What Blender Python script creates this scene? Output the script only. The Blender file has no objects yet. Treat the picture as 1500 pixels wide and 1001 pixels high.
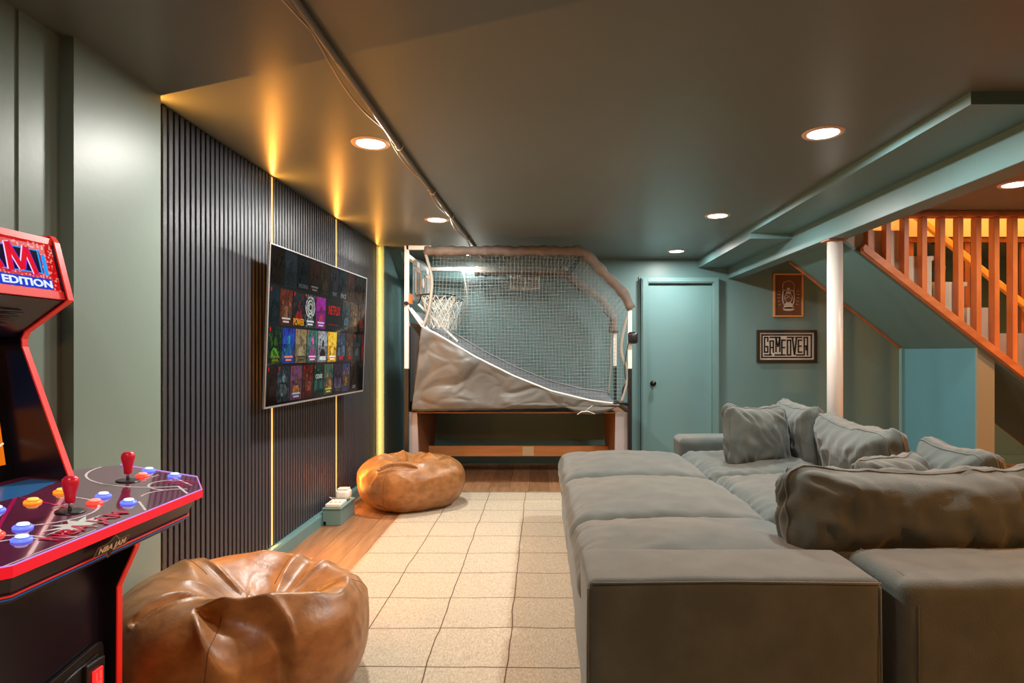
import bpy, bmesh, math, random
from mathutils import Vector, noise, Matrix
random.seed(7)
PI = math.pi
SC = bpy.context.scene
COL = SC.collection
# ------------------------------------------------------------------ camera
FX = 880.0
cam = bpy.data.cameras.new('camera'); co = bpy.data.objects.new('camera', cam); COL.objects.link(co)
co.location = (0, 0, 1.243); co.rotation_euler = (PI/2, 0, 0)
cam.sensor_width = 36.0; cam.lens = 36.0*FX/1500.0
cam.shift_x = -42/1500.0; cam.shift_y = 17.5/1500.0
cam.clip_start = 0.05
SC.camera = co
# ------------------------------------------------------------------ world, exposure
w = bpy.data.worlds.new('world'); SC.world = w; w.use_nodes = True
w.node_tree.nodes['Background'].inputs[0].default_value = (0.05, 0.05, 0.06, 1)
w.node_tree.nodes['Background'].inputs[1].default_value = 0.3
SC.view_settings.view_transform = 'Standard'; SC.view_settings.look = 'None'
SC.view_settings.exposure = 0.0; SC.view_settings.gamma = 1.0
try: SC.view_settings.use_curve_mapping = False
except Exception: pass
CEIL = 2.309
DOWN_W = 40.0            # white downlights
DOWN_COL = (1.0, 0.97, 0.90)
WARM_COL = (1.0, 0.39, 0.11)
LED_COL = (1.0, 0.36, 0.055)
LED_STR = 1.0
LED_W = 23.0
def area(name, loc, power, color, size, rot=(0, 0, 0), shape='DISK', sy=None, spread=PI):
    l = bpy.data.lights.new(name, 'AREA'); l.energy = power; l.color = color; l.shape = shape; l.size = size
    if sy: l.size_y = sy
    l.spread = spread
    o = bpy.data.objects.new(name, l); o.location = loc; o.rotation_euler = rot; COL.objects.link(o); return o
DOWNLIGHTS = [(-0.862, 3.046), (-0.827, 4.786), (-0.80, 6.43), (1.366, 2.904), (1.367, 4.644), (1.414, 6.254), (2.99, 3.78)]
for i, (x, y) in enumerate(DOWNLIGHTS):
    area('downlight_and_fill', (x, y, CEIL-0.014), DOWN_W*(0.28 if y > 6.4 else 0.55 if y > 6 else 0.3 if x > 2 else 1.0), DOWN_COL, 0.13)
# unseen white fill lamp added near the camera; warm lamps right and rear
area('downlight_and_fill', (-0.9, 0.6, CEIL-0.014), 10, DOWN_COL, 0.13)
for y_ in (2.498, 3.606, 4.739, 5.922):      # amber LED strips of the slat wall: long thin lamps facing the room
    area('led_lamp', (-1.6110, y_, 1.20), LED_W*(.45 if y_ > 5.5 else 1), LED_COL, 2.19, (0, -PI/2, 0), 'RECTANGLE', 0.0004)
area('warm_lamp', (2.9, 0.7, CEIL-0.014), 75, WARM_COL, 0.16)
area('warm_lamp', (4.6, 3.4, CEIL-0.014), 110, WARM_COL, 0.16)
area('warm_lamp', (0.9, -1.2, CEIL-0.014), 55, WARM_COL, 0.16)
# lamp upstairs, over the stairwell
area('stairwell_lamp', (4.2, 5.0, 4.3), 170, (1.0, 0.55, 0.2), 0.4)

# ------------------------------------------------------------------ materials
MC = {}
def mat(name, col, rough=0.6, col2=None, scale=6.0, stretch=(1, 1, 1), bump=0.0, bscale=60.0, metal=0.0, spec=0.5,
        emit=None, estr=0.0, detail=4.0, ramp=(0.35, 0.65), coat=0.0, sheen=0.0, bstretch=None, trans=0.0, alpha=1.0):
    if name in MC: return MC[name]
    m = bpy.data.materials.new(name); m.use_nodes = True
    nt = m.node_tree; N = nt.nodes; L = nt.links; b = N['Principled BSDF']
    b.inputs['Base Color'].default_value = (*col, 1); b.inputs['Roughness'].default_value = rough
    b.inputs['Metallic'].default_value = metal; b.inputs['Specular IOR Level'].default_value = spec
    b.inputs['Coat Weight'].default_value = coat; b.inputs['Sheen Weight'].default_value = sheen
    b.inputs['Transmission Weight'].default_value = trans
    b.inputs['Alpha'].default_value = alpha
    if emit: b.inputs['Emission Color'].default_value = (*emit, 1); b.inputs['Emission Strength'].default_value = estr
    if col2 or bump:
        tc = N.new('ShaderNodeTexCoord')
    if col2:
        mp = N.new('ShaderNodeMapping'); mp.inputs['Scale'].default_value = stretch
        nz = N.new('ShaderNodeTexNoise'); nz.inputs['Scale'].default_value = scale; nz.inputs['Detail'].default_value = detail
        cr = N.new('ShaderNodeValToRGB'); cr.color_ramp.elements[0].position = ramp[0]; cr.color_ramp.elements[1].position = ramp[1]
        cr.color_ramp.elements[0].color = (*col, 1); cr.color_ramp.elements[1].color = (*col2, 1)
        L.new(tc.outputs['Object'], mp.inputs[0]); L.new(mp.outputs[0], nz.inputs[0]); L.new(nz.outputs[0], cr.inputs[0])
        L.new(cr.outputs[0], b.inputs['Base Color'])
    if bump:
        mp2 = N.new('ShaderNodeMapping'); mp2.inputs['Scale'].default_value = bstretch or (1, 1, 1)
        n2 = N.new('ShaderNodeTexNoise'); n2.inputs['Scale'].default_value = bscale; n2.inputs['Detail'].default_value = 3
        bp = N.new('ShaderNodeBump'); bp.inputs['Strength'].default_value = bump; bp.inputs['Distance'].default_value = 0.01
        L.new(tc.outputs['Object'], mp2.inputs[0]); L.new(mp2.outputs[0], n2.inputs[0]); L.new(n2.outputs[0], bp.inputs['Height'])
        L.new(bp.outputs[0], b.inputs['Normal'])
    MC[name] = m; return m
PAINT = mat('green_paint', (0.110, 0.215, 0.222), 0.42, (0.118, 0.224, 0.230), 2.0, bump=0.05, bscale=40)
PAINTL = mat('green_paint_lit_left', (0.205, 0.270, 0.225), 0.40, (0.215, 0.280, 0.235), 2.0, bump=0.04, bscale=40)  # same green wall paint, its lit grey-green look put into the colour
CEILP = mat('ceiling_paint', (0.125, 0.150, 0.135), 0.34, (0.132, 0.158, 0.142), 1.5, bump=0.03, bscale=25)
TRIMP = mat('trim_paint', (0.125, 0.245, 0.250), 0.38)
DOORP = mat('door_paint', (0.135, 0.265, 0.275), 0.4)
TEAL = mat('teal_paint', (0.07, 0.200, 0.235), 0.5)
CREAM = mat('cream_paint', (0.55, 0.46, 0.34), 0.6, (0.60, 0.52, 0.40), 3)
SLAT = mat('slat_charcoal', (0.034, 0.038, 0.050), 0.36, (0.046, 0.050, 0.063), 3, (60, 60, 1), bump=0.1, bscale=30, bstretch=(20, 20, 1))
FELT = mat('black_felt', (0.004, 0.004, 0.005), 0.95, spec=0.1)
LED = mat('led_strip', (1, .6, .2), 0.5, emit=(1.0, 0.50, 0.13), estr=1.15)
LEDH = mat('led_diffuser', (1, .6, .2), 0.5, emit=(1.0, 0.62, 0.2), estr=5)
WHITE = mat('white_plastic', (0.75, 0.73, 0.68), 0.4)
WHITEM = mat('white_metal', (0.78, 0.74, 0.68), 0.35)
BLACKM = mat('black_metal', (0.01, 0.01, 0.011), 0.35)
BLACKP = mat('black_plastic', (0.008, 0.008, 0.012), 0.3)
BRONZE = mat('dark_bronze', (0.05, 0.035, 0.025), 0.3, metal=1.0)
LIGHTD = mat('lamp_diffuser', (1, 1, 1), 0.5, emit=(1, 0.98, 0.92), estr=14)
OAK = mat('stair_wood', (0.36, 0.10, 0.025), 0.45, (0.48, 0.155, 0.045), 4, (3, 3, 0.6), bump=0.1, bscale=20)
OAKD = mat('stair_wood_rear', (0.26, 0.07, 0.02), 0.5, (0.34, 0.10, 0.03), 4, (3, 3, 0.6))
OAKS = mat('stringer_wood', (0.34, 0.10, 0.03), 0.45, (0.46, 0.155, 0.05), 5, (1, 3, 3), bump=0.1, bscale=20)
HANDR = mat('handrail_wood', (0.75, 0.36, 0.08), 0.35)
CARPET = mat('stair_paint', (0.46, 0.40, 0.30), 0.75, (0.54, 0.47, 0.36), 6, bump=0.2, bscale=30)
SOFA = mat('sofa_fabric', (0.048, 0.063, 0.058), 0.85, (0.066, 0.083, 0.077), 9, bump=0.25, bscale=260, sheen=0.25)
LEATHER = mat('tan_leather', (0.22, 0.095, 0.028), 0.38, (0.34, 0.160, 0.055), 16, (1, 1, 1.3), bump=0.12, bscale=45, detail=9, spec=0.6)
SEAM = mat('seam_thread', (0.10, 0.04, 0.012), 0.6)
CLOTH = mat('grey_cover_cloth', (0.098, 0.097, 0.088), 0.50, (0.116, 0.114, 0.104), 5, bump=0.15, bscale=15)
SLEEVE = mat('sleeve_cloth', (0.13, 0.10, 0.08), 0.75, (0.17, 0.135, 0.11), 9, bump=0.4, bscale=30)
NETM = mat('net_cord', (0.27, 0.32, 0.32), 0.8)
NETW = mat('white_cord', (0.75, 0.74, 0.68), 0.8)
ORANGE = mat('orange_metal', (0.7, 0.16, 0.03), 0.4)
LEGW = mat('cabinet_wood', (0.22, 0.095, 0.04), 0.5, (0.27, 0.12, 0.055), 3, (1, 8, 8))
BEAMW = mat('stretcher_wood', (0.48, 0.20, 0.06), 0.45, (0.56, 0.25, 0.09), 3, (1, 8, 8))
GREYL = mat('grey_laminate', (0.30, 0.28, 0.29), 0.5)
RED = mat('red_edge', (0.85, 0.03, 0.02), 0.35, emit=(1, 0.03, 0.02), estr=0.12)
# ------------------------------------------------------------------ mesh helpers
ORG = {}
def setp(o, label=None, cat=None, group=None, kind=None):
    if label: o['label'] = label
    if cat: o['category'] = cat
    if group: o['group'] = group
    if kind: o['kind'] = kind
    return o
def thing(name, label, cat, loc=(0, 0, 0), group=None, kind=None):
    o = bpy.data.objects.new(name, None); o.location = loc; COL.objects.link(o); o.empty_display_size = 0.1
    ORG[o] = Vector(loc); return setp(o, label, cat, group, kind)
def obj(name, bm, m, parent=None, smooth=False, bevel=0.0, label=None, cat=None, group=None, kind=None):
    """bm is in world coordinates"""
    me = bpy.data.meshes.new(name)
    off = ORG[parent] if parent is not None else Vector((0, 0, 0))
    bm.normal_update(); bm.to_mesh(me); bm.free()
    if parent is not None: me.transform(Matrix.Translation(-off))
    else:
        if me.vertices:
            xs = [v.co for v in me.vertices]
            c = Vector((sum(v.x for v in xs)/len(xs), sum(v.y for v in xs)/len(xs), min(v.z for v in xs)))
            if kind != 'structure':
                me.transform(Matrix.Translation(-c)); off = c
    o = bpy.data.objects.new(name, me); COL.objects.link(o)
    if parent is not None: o.parent = parent; ORG[o] = off
    else: o.location = off; ORG[o] = off.copy()
    for mm in (m if isinstance(m, (list, tuple)) else [m]): me.materials.append(mm)
    if smooth:
        for p in me.polygons: p.use_smooth = True
    if bevel:
        md = o.modifiers.new('bevel', 'BEVEL'); md.width = bevel; md.segments = 2; md.limit_method = 'ANGLE'
    return setp(o, label, cat, group, kind)
def struct(name, bm, m, smooth=False, bevel=0): return obj(name, bm, m, smooth=smooth, bevel=bevel, kind='structure')
def B(): return bmesh.new()
def faces(bm, vs, fs, mi=0):
    V = [bm.verts.new(v) for v in vs]
    for f in fs:
        try: q = bm.faces.new([V[i] for i in f]); q.material_index = mi
        except ValueError: pass
    return V
def box(bm, x0, x1, y0, y1, z0, z1, mi=0):
    faces(bm, [(x0,y0,z0),(x1,y0,z0),(x1,y1,z0),(x0,y1,z0),(x0,y0,z1),(x1,y0,z1),(x1,y1,z1),(x0,y1,z1)],
          [(0,3,2,1),(4,5,6,7),(0,1,5,4),(1,2,6,5),(2,3,7,6),(3,0,4,7)], mi)
    return bm
def prism(bm, pts, axis, a, b, mi=0):
    n = len(pts)
    def P(p, t):
        if axis == 'y': return (p[0], t, p[1])
        if axis == 'x': return (t, p[0], p[1])
        return (p[0], p[1], t)
    vs = [P(p, a) for p in pts]+[P(p, b) for p in pts]
    fs = [tuple(range(n)), tuple(range(2*n-1, n-1, -1))]+[(i, i+n, (i+1) % n+n, (i+1) % n) for i in range(n)]
    faces(bm, vs, fs, mi)
    bmesh.ops.recalc_face_normals(bm, faces=bm.faces[:])
    return bm
def tube(bm, pts, r, n=8, closed=False, mi=0, caps=True):
    pts = [Vector(p) for p in pts]; R = r if isinstance(r, (list, tuple)) else [r]*len(pts)
    rings = []; N = len(pts); up = None
    for i, p in enumerate(pts):
        a = pts[(i-1) % N] if (closed or i) else p; c = pts[(i+1) % N] if (closed or i < N-1) else p
        t = (c-a).normalized() if (c-a).length > 1e-9 else Vector((0, 0, 1))
        if up is None: up = Vector((0, 0, 1)) if abs(t.z) < .9 else Vector((1, 0, 0))
        s = t.cross(up)
        if s.length < 1e-6: s = t.cross(Vector((0, 1, 0)))
        s.normalize(); up = s.cross(t).normalized()
        rings.append([bm.verts.new(p+(s*math.cos(2*PI*k/n)+up*math.sin(2*PI*k/n))*R[i]) for k in range(n)])
    for i in range(N if closed else N-1):
        A = rings[i]; C = rings[(i+1) % N]
        for k in range(n):
            f = bm.faces.new((A[k], A[(k+1) % n], C[(k+1) % n], C[k])); f.material_index = mi; f.smooth = True
    if not closed and caps:
        for rg in (rings[0][::-1], rings[-1]):
            f = bm.faces.new(rg); f.material_index = mi
    return bm
def lathe(bm, prof, c=(0, 0, 0), n=24, M=None, mi=0):
    rings = []
    for r, z in prof:
        ring = []
        for k in range(n):
            v = Vector((r*math.cos(2*PI*k/n), r*math.sin(2*PI*k/n), z))
            if M: v = M @ v
            ring.append(bm.verts.new(v+Vector(c)))
        rings.append(ring)
    for i in range(len(rings)-1):
        for k in range(n):
            f = bm.faces.new((rings[i][k], rings[i][(k+1) % n], rings[i+1][(k+1) % n], rings[i+1][k])); f.material_index = mi; f.smooth = True
    for rg in (rings[0][::-1], rings[-1]):
        f = bm.faces.new(rg); f.material_index = mi
    return bm
def bar(bm, p, q, wd, ht, side, mi=0):
    """rectangular bar p->q, wd across 'side' direction, ht along the other"""
    p = Vector(p); q = Vector(q); t = (q-p).normalized(); s = Vector(side).normalized(); u = s.cross(t).normalized()
    vs = [a+s*(i*wd/2)+u*(j*ht/2) for a in (p, q) for i, j in ((-1, -1), (1, -1), (1, 1), (-1, 1))]
    faces(bm, vs, [(0, 3, 2, 1), (4, 5, 6, 7), (0, 1, 5, 4), (1, 2, 6, 5), (2, 3, 7, 6), (3, 0, 4, 7)], mi)
    return bm
def puff(c, dims, rad=0.06, n=26, pz=0.03, px=0.0, py=0.0, wr=0.006, seed=0, rot=None, edgew=0.0, sag=0.0, corner=0.0):
    """soft cushion block in world space: rounded box, bulging faces, wrinkles, gathered edges"""
    bm = B(); hx, hy, hz = [d/2 for d in dims]
    def key(v): return (round(v[0], 5), round(v[1], 5), round(v[2], 5))
    V = {}
    def P(u, v, wv):
        k = key((u, v, wv))
        if k in V: return V[k]
        p = Vector((u*hx, v*hy, wv*hz))
        r = min(rad, hx, hy, hz)
        q = Vector((max(-hx+r, min(hx-r, p.x)), max(-hy+r, min(hy-r, p.y)), max(-hz+r, min(hz-r, p.z))))
        d = p-q
        nn = d.normalized() if d.length > 1e-9 else Vector((0, 0, 0))
        p = q+nn*r
        U = p.x/hx; W = p.y/hy; Z = p.z/hz
        fx = (1-U*U)*(1-W*W); fxz = (1-U*U)*(1-Z*Z); fyz = (1-W*W)*(1-Z*Z)
        b = Vector((nn.x*px*fyz, nn.y*py*fxz, nn.z*pz*fx**.6 if fx > 0 else 0))
        if abs(wv) < 1 and pz and False: pass
        p = p+b
        # corners pulled out a bit
        if corner:
            k2 = (abs(U)*abs(W))**4; p.z *= 1-corner*k2
        s = Vector((seed*3.1, seed*1.7, seed*.9))
        wn = noise.noise(p*5+s)*1.2+noise.noise(Vector((p.x*16, p.y*9, p.z*14))+s)*.6
        # ridged wrinkles
        rd = 1-abs(noise.noise(Vector((p.x*9+p.z*4, p.y*6, p.z*7))+s*2))*2.6
        wn += max(0, rd)*.7
        p = p+nn*wr*wn
        if edgew:
            g = abs(U)**4*math.sin((p.y+p.z*.3)*75+abs(U)*3+noise.noise(p*7+s)*7)+abs(W)**4*math.sin((p.x+p.z*.3)*75+noise.noise(p*7-s)*7)
            p = p+nn*edgew*g
        if sag: p.z -= sag*(1-U*U)*(Z > 0)
        if rot: p = rot @ p
        V[k] = bm.verts.new(p+Vector(c)); return V[k]
    def g(i): 
        t = -1+2*i/n
        return math.copysign(abs(t)**0.8, t) if t else 0.0
    puff.ev = P
    for ax in range(3):
        for sg in (-1, 1):
            for i in range(n):
                for j in range(n):
                    q = []
                    for a, b2 in ((i, j), (i+1, j), (i+1, j+1), (i, j+1)):
                        u, v = g(a), g(b2)
                        q.append(P(*((sg, u, v) if ax == 0 else (v, sg, u) if ax == 1 else (u, v, sg))))
                    if sg < 0: q.reverse()
                    try: bm.faces.new(q)
                    except ValueError: pass
    return bm
def text(name, s, size, o, xd, yd, m, parent, depth=0.001, sx=1.0, shear=0.0, bold=0.0, align='CENTER'):
    cu = bpy.data.curves.new('t', 'FONT'); cu.body = s; cu.size = size; cu.extrude = depth; cu.offset = bold
    cu.shear = shear; cu.resolution_u = 3
    cu.align_x = align; cu.align_y = 'CENTER'
    t = bpy.data.objects.new('t', cu); COL.objects.link(t)
    dg = bpy.context.evaluated_depsgraph_get(); me = bpy.data.meshes.new_from_object(t.evaluated_get(dg))
    bpy.data.objects.remove(t); bpy.data.curves.remove(cu)
    xd = Vector(xd).normalized(); yd = Vector(yd).normalized(); zd = xd.cross(yd)
    M = Matrix(((xd.x*sx, yd.x, zd.x, o[0]), (xd.y*sx, yd.y, zd.y, o[1]), (xd.z*sx, yd.z, zd.z, o[2]), (0, 0, 0, 1)))
    me.transform(M)
    if parent is not None: me.transform(Matrix.Translation(-ORG[parent]))
    me.materials.clear(); me.materials.append(m)
    ob = bpy.data.objects.new(name, me); COL.objects.link(ob); ORG[ob] = ORG.get(parent, Vector((0, 0, 0)))
    if parent is not None: ob.parent = parent
    return ob
def inst(src, name, loc, parent=None):
    o = src.copy(); o.name = name; COL.objects.link(o)
    if parent is not None: o.parent = parent; o.location = Vector(loc)-ORG[parent]
    else: o.location = loc
    return o

# ================================================================== SETTING
XR, YB, YF = 6.6, -2.6, 6.80
# ---- floor: sub-floor and planks
fl = struct('floor', box(B(), -1.75, XR, YB, YF+.1, -0.10, -0.006), mat('subfloor', (0.06, 0.035, 0.02), 0.8))
PLK = [mat('plank_%s' % n, c, 0.42, c2, 3.0, (9, 1.0, 9), bump=0.12, bscale=10, bstretch=(14, 1, 1), detail=8)
       for n, c, c2 in (('tan', (0.26, 0.135, 0.062), (0.36, 0.205, 0.105)), ('brown', (0.21, 0.105, 0.048), (0.31, 0.165, 0.082)),
                        ('pale', (0.30, 0.165, 0.085), (0.39, 0.235, 0.13)))]
PW, PL = 0.182, 1.22
pm = []
for k in range(3):
    b_ = B(); box(b_, 0.0012, PW-0.0012, 0.0012, PL-0.0012, -0.012, 0.0)
    me = bpy.data.meshes.new('plank'); b_.to_mesh(me); b_.free(); me.materials.append(PLK[k]); pm.append(me)
cnt = 0
for i in range(int((XR+1.75)/PW)):
    x = -1.745+i*PW; off = (i*0.43) % 1.0*PL
    for j in range(7):
        y = 6.8-PL*(j+1)+off-PL*0.0
        if y > 6.75: continue
        y1 = y+PL
        if x > -0.9 and x < 2.0 and y1 < 5.0: continue      # under rug and sofa
        if x > 3.0 and y1 < 1.0: continue
        if y1 < -0.2: continue
        me = pm[random.randrange(3)]
        if y1 > 6.8:
            b_ = B(); box(b_, 0.0012, PW-0.0012, 0.0012, 6.8-y, -0.012, 0.0)
            m2 = bpy.data.meshes.new('plank'); b_.to_mesh(m2); b_.free(); m2.materials.append(me.materials[0]); me = m2
        p = bpy.data.objects.new('plank', me); COL.objects.link(p); p.parent = fl; p.location = (x, y, 0); cnt += 1
obj('plank_field', box(B(), -0.9, 2.05, -0.6, 5.0, -0.03, -0.0065), PLK[1], fl)
# ---- ceiling with the stairwell opening
bm = B()
box(bm, -1.85, 2.262, YB, YF+.1, CEIL, CEIL+.25)
box(bm, 2.262, XR, YB, 4.53, CEIL, CEIL+.25)
box(bm, 2.262, XR, 5.50, YF+.1, CEIL, CEIL+.25)
box(bm, 5.7, XR, 4.53, 5.50, CEIL, CEIL+.25)
struct('ceiling', bm, CEILP)
bm = B()     # stairwell shaft upstairs
box(bm, 2.1, 5.8, 4.43, 4.53, CEIL+.25, 4.7); box(bm, 2.1, 5.8, 5.50, 5.60, CEIL+.25, 4.7)
box(bm, 5.7, 5.8, 4.53, 5.50, CEIL+.25, 4.7); box(bm, 2.1, 2.262, 4.53, 5.50, CEIL+.25, 4.7)
box(bm, 2.1, 5.8, 4.43, 5.60, 4.7, 4.8)
struct('wall_stairwell', bm, CREAM)
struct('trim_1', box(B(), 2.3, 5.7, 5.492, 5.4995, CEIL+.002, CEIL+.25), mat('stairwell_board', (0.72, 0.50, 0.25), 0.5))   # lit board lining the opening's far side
# ---- walls
struct('wall_far', box(B(), -1.85, XR, YF, YF+.1, 0, CEIL+.1), PAINT)
struct('wall_right', box(B(), XR, XR+.1, YB, YF+.1, 0, CEIL+.1), PAINT)
struct('wall_back', box(B(), -1.85, XR, YB-.1, YB, 0, CEIL+.1), PAINT)
bm = B(); box(bm, -1.85, -1.622, YB, 2.02, 0, CEIL+.01); box(bm, -1.85, -1.64, 2.02, YF, 0, CEIL+.01)
struct('wall_left', bm, PAINTL)
struct('wall_left_pier', box(B(), -1.645, -1.570, 2.02, 2.482, 0, CEIL+.01), PAINTL)
struct('wall_left_return', box(B(), -1.645, -1.550, 5.945, YF, 0, CEIL+.01), PAINT)
struct('tone_band_strip', box(B(), -1.622, -1.616, 1.86, 2.02, 0, CEIL), PAINTL)  # thin strip added for a faint vertical tone band on the wall
# block added in the far left corner to mimic a diagonal soffit shadow
struct('shadow_shape_block', prism(B(), [(6.15, CEIL), (6.78, CEIL), (6.78, 2.10), (6.6, 2.05)], 'x', -1.56, -1.44), PAINT)
# panel seam and far baseboards
struct('trim_4', box(B(), 1.176, 1.180, 6.797, 6.80, 2.10, CEIL), TRIMP)
bm = B(); box(bm, -1.55, 1.125, 6.785, 6.80, 0, .09); box(bm, 2.0, XR, 6.785, 6.80, 0, .09); struct('baseboard_far', bm, TRIMP, bevel=.004)
struct('baseboard_left', prism(B(), [(-1.64, 0), (-1.575, 0), (-1.575, .07), (-1.582, .085), (-1.64, .085)], 'y', 2.484, 5.944), TRIMP)
# ---- slat wall (three panels, LED gaps between)
sl = thing('slat_wall', 'dark charcoal vertical slat panelling behind the television on the left wall', 'wall panelling', (-1.64, 2.484, .085))
bm = B(); box(bm, -1.640, -1.628, 2.484, 5.944, .086, CEIL-.004); obj('backing', bm, FELT, sl)
b_ = B(); box(b_, -.009, .009, -.0135, .0135, 0, CEIL-.004-.087)
me = bpy.data.meshes.new('slat'); b_.to_mesh(me); b_.free(); me.materials.append(SLAT)
for y0, y1, n in ((2.52, 3.590, 26), (3.622, 4.722, 27), (4.756, 5.905, 28)):
    for k in range(n):
        o = bpy.data.objects.new('slat', me); COL.objects.link(o); o.parent = sl
        y = y0+.0135+(y1-y0-.027)*k/(n-1)
        o.location = Vector((-1.619, y, .087))-ORG[sl]
        md = o.modifiers.new('bevel', 'BEVEL'); md.width = .0015; md.segments = 1
LEDG = 'glowing amber strips set in the slat wall'
for y, nm in ((2.498, 'amber light strip hidden at the near end of the slat wall beside the pier'),
              (3.606, 'amber light strip nearest the camera, running behind the television near edge'),
              (4.739, 'amber light strip running down to the small green outlet box'),
              (5.922, 'amber light strip at the far end of the slat wall, behind the far bean bag')):
    t = thing('led_strip', nm, 'light strip', (-1.626, y, .09), group=LEDG)
    obj('channel', box(B(), -1.628, -1.6245, y-.009, y+.009, .09, CEIL-.006), WHITE, t)
    obj('diffuser', box(B(), -1.6244, -1.6120, y-.0075, y+.0075, .092, CEIL-.008), LED, t)
# ---- soffit, beam
struct('trim_5', prism(B(), [(2.444, 1.755), (5.06, 1.765), (5.06, 2.12), (2.444, 2.12)] and [(1.75, 2.444), (2.13, 2.444), (2.13, 5.06), (1.765, 5.06)], 'z', CEIL-.052, CEIL+.01), PAINT)
struct('trim_6', prism(B(), [(1.765, 5.06), (2.13, 5.06), (2.13, 6.80), (1.782, 6.80)], 'z', CEIL-.098, CEIL+.01), PAINT)
struct('trim_7', box(B(), 2.13, XR, 2.444, 2.46, CEIL-.052, CEIL+.01), PAINT)
struct('trim_8', box(B(), 2.120, 2.262, YB, 6.80, CEIL-.220, CEIL+.01), PAINT, bevel=.003)
# ---- door
dr = struct('door_1', box(B(), 1.205, 1.925, 6.765, 6.795, 0, 2.015), DOORP, bevel=.002)
bm = B(); lathe(bm, [(0.030, 0), (0.030, .006), (.012, .010), (.012, .03), (.024, .038), (.030, .052), (.024, .064), (.008, .068)], (1.262, 6.765, .905), 20,
      Matrix.Rotation(PI/2, 4, 'X'))
obj('door_knob', bm, BRONZE, dr, True, label='dark bronze knob')
bm = B()
for x0, x1 in ((1.128, 1.205), (1.925, 2.002)):
    box(bm, x0, x1, 6.72, 6.80, 0, 2.093)
    box(bm, x0+.012, x1-.012, 6.708, 6.72, 0, 2.081)
box(bm, 1.205, 1.925, 6.72, 6.80, 2.03, 2.093); box(bm, 1.193, 1.937, 6.708, 6.72, 2.042, 2.081)
struct('trim_9', bm, TRIMP, bevel=.002)
struct('trim_10', box(B(), 1.110, 1.126, 6.785, 6.80, 0, 2.11), PAINT)
# ---- steel post
t = thing('support_post', 'white round steel post holding up the ceiling beam beside the sofa', 'post', (2.197, 4.485, 0))
bm = B(); lathe(bm, [(.055, .012), (.055, CEIL-.228)], (2.197, 4.485, 0), 32); obj('shaft', bm, mat('post_paint', (0.55, 0.54, 0.51), 0.35), t, True)
bm = B(); box(bm, 2.122, 2.262, 4.42, 4.55, CEIL-.2285, CEIL-.2205); obj('cap_plate', bm, OAK, t)
bm = B(); box(bm, 2.12, 2.274, 4.41, 4.56, 0, .012); obj('base_plate', bm, WHITEM, t)

# ================================================================== STAIRS
st = thing('staircase', 'cream steps rising to the left behind orange wooden balusters', 'staircase', (3.3, 5.0, 0))
RUN, RISE = 0.2475, 0.1958
def sof(x): return 1.284-.785*(x-3.30)
for k in range(-2, 9):
    xn = 2.996+RUN*k; zn = 1.984-RISE*k
    xl = max(xn-RUN, 2.268)
    if xl >= xn: continue
    pts = [(xl, sof(xl)+.032), (xn-.02, max(.001, sof(xn-.02)+.032)), (xn-.02, zn-.035), (xn+.003, zn-.03), (xn+.003, zn), (xl, zn)]
    if zn < CEIL+.5:
        obj('step', prism(B(), pts, 'y', 4.572, 5.44), CARPET, st)
# soffit slab (under side of the flight)
x0, x1 = 2.266, 4.90
obj('soffit_slab', prism(B(), [(x0, sof(x0)), (x1, sof(x1)), (x1, sof(x1)+.03), (x0, sof(x0)+.03)], 'y', 4.535, 5.49), mat('soffit_paint', (0.085, 0.17, 0.165), .5), st)
obj('stringer_cap', prism(B(), [(2.405, 2.035), (2.425, 2.062), (4.98, .05), (4.98, .0), (4.96, .0), (2.415, 2.002)], 'y', 4.485, 4.570), OAKS, st, bevel=.003)
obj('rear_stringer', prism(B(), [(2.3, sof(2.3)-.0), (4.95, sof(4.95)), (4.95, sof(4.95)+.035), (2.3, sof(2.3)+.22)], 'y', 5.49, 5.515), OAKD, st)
t = thing('balustrade', 'orange stained wooden balusters in front of the stairs, rail tight under the ceiling', 'balustrade', (3.3, 4.53, 1.0))
obj('top_rail', box(B(), 2.275, 5.2, 4.475, 4.560, CEIL-.043, CEIL-.002), OAK, t, bevel=.003)
def capz(x): return 2.062-.7875*(x-2.425)
for k, px in enumerate([2.466+.1355*i for i in range(15)]):
    bm = B(); box(bm, px-.019, px+.019, 4.492, 4.556, capz(px)+.004, CEIL-.045)
    for v in bm.verts:
        if v.co.z < CEIL-.1: v.co.z = capz(v.co.x)+.002
    obj('baluster', bm, OAK, t, bevel=.003)
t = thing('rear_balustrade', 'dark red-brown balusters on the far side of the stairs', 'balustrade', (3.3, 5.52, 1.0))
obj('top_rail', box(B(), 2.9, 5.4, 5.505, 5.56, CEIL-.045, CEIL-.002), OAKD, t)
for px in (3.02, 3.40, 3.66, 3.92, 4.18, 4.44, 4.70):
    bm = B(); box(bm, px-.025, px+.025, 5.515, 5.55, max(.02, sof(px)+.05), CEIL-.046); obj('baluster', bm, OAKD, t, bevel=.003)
t = thing('handrail', 'pale varnished handrail sloping down along the far side of the stairs', 'handrail', (3.9, 5.42, 1.4))
a = Vector((3.30, 5.42, 2.555)); b = Vector((4.90, 5.42, 1.235))
bm = B(); bar(bm, a, b, .045, .055, (0, 1, 0)); obj('rail', bm, HANDR, t, bevel=.008)
for f in (.18, .62):
    p = a.lerp(b, f); bm = B(); tube(bm, [p+Vector((0, 0, -.03)), p+Vector((0, .03, -.07)), p+Vector((0, .09, -.07))], .008); obj('bracket', bm, BRONZE, t)
bm = B(); lathe(bm, [(.045, 0), (.045, .02), (.03, .026)], (3.66, 5.515, 2.03), 20, Matrix.Rotation(PI/2, 4, 'X'))
obj('round_rosette', bm, CARPET, None, True, label='round cream wooden disc fixed behind the stair balusters', cat='disc')
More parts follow.
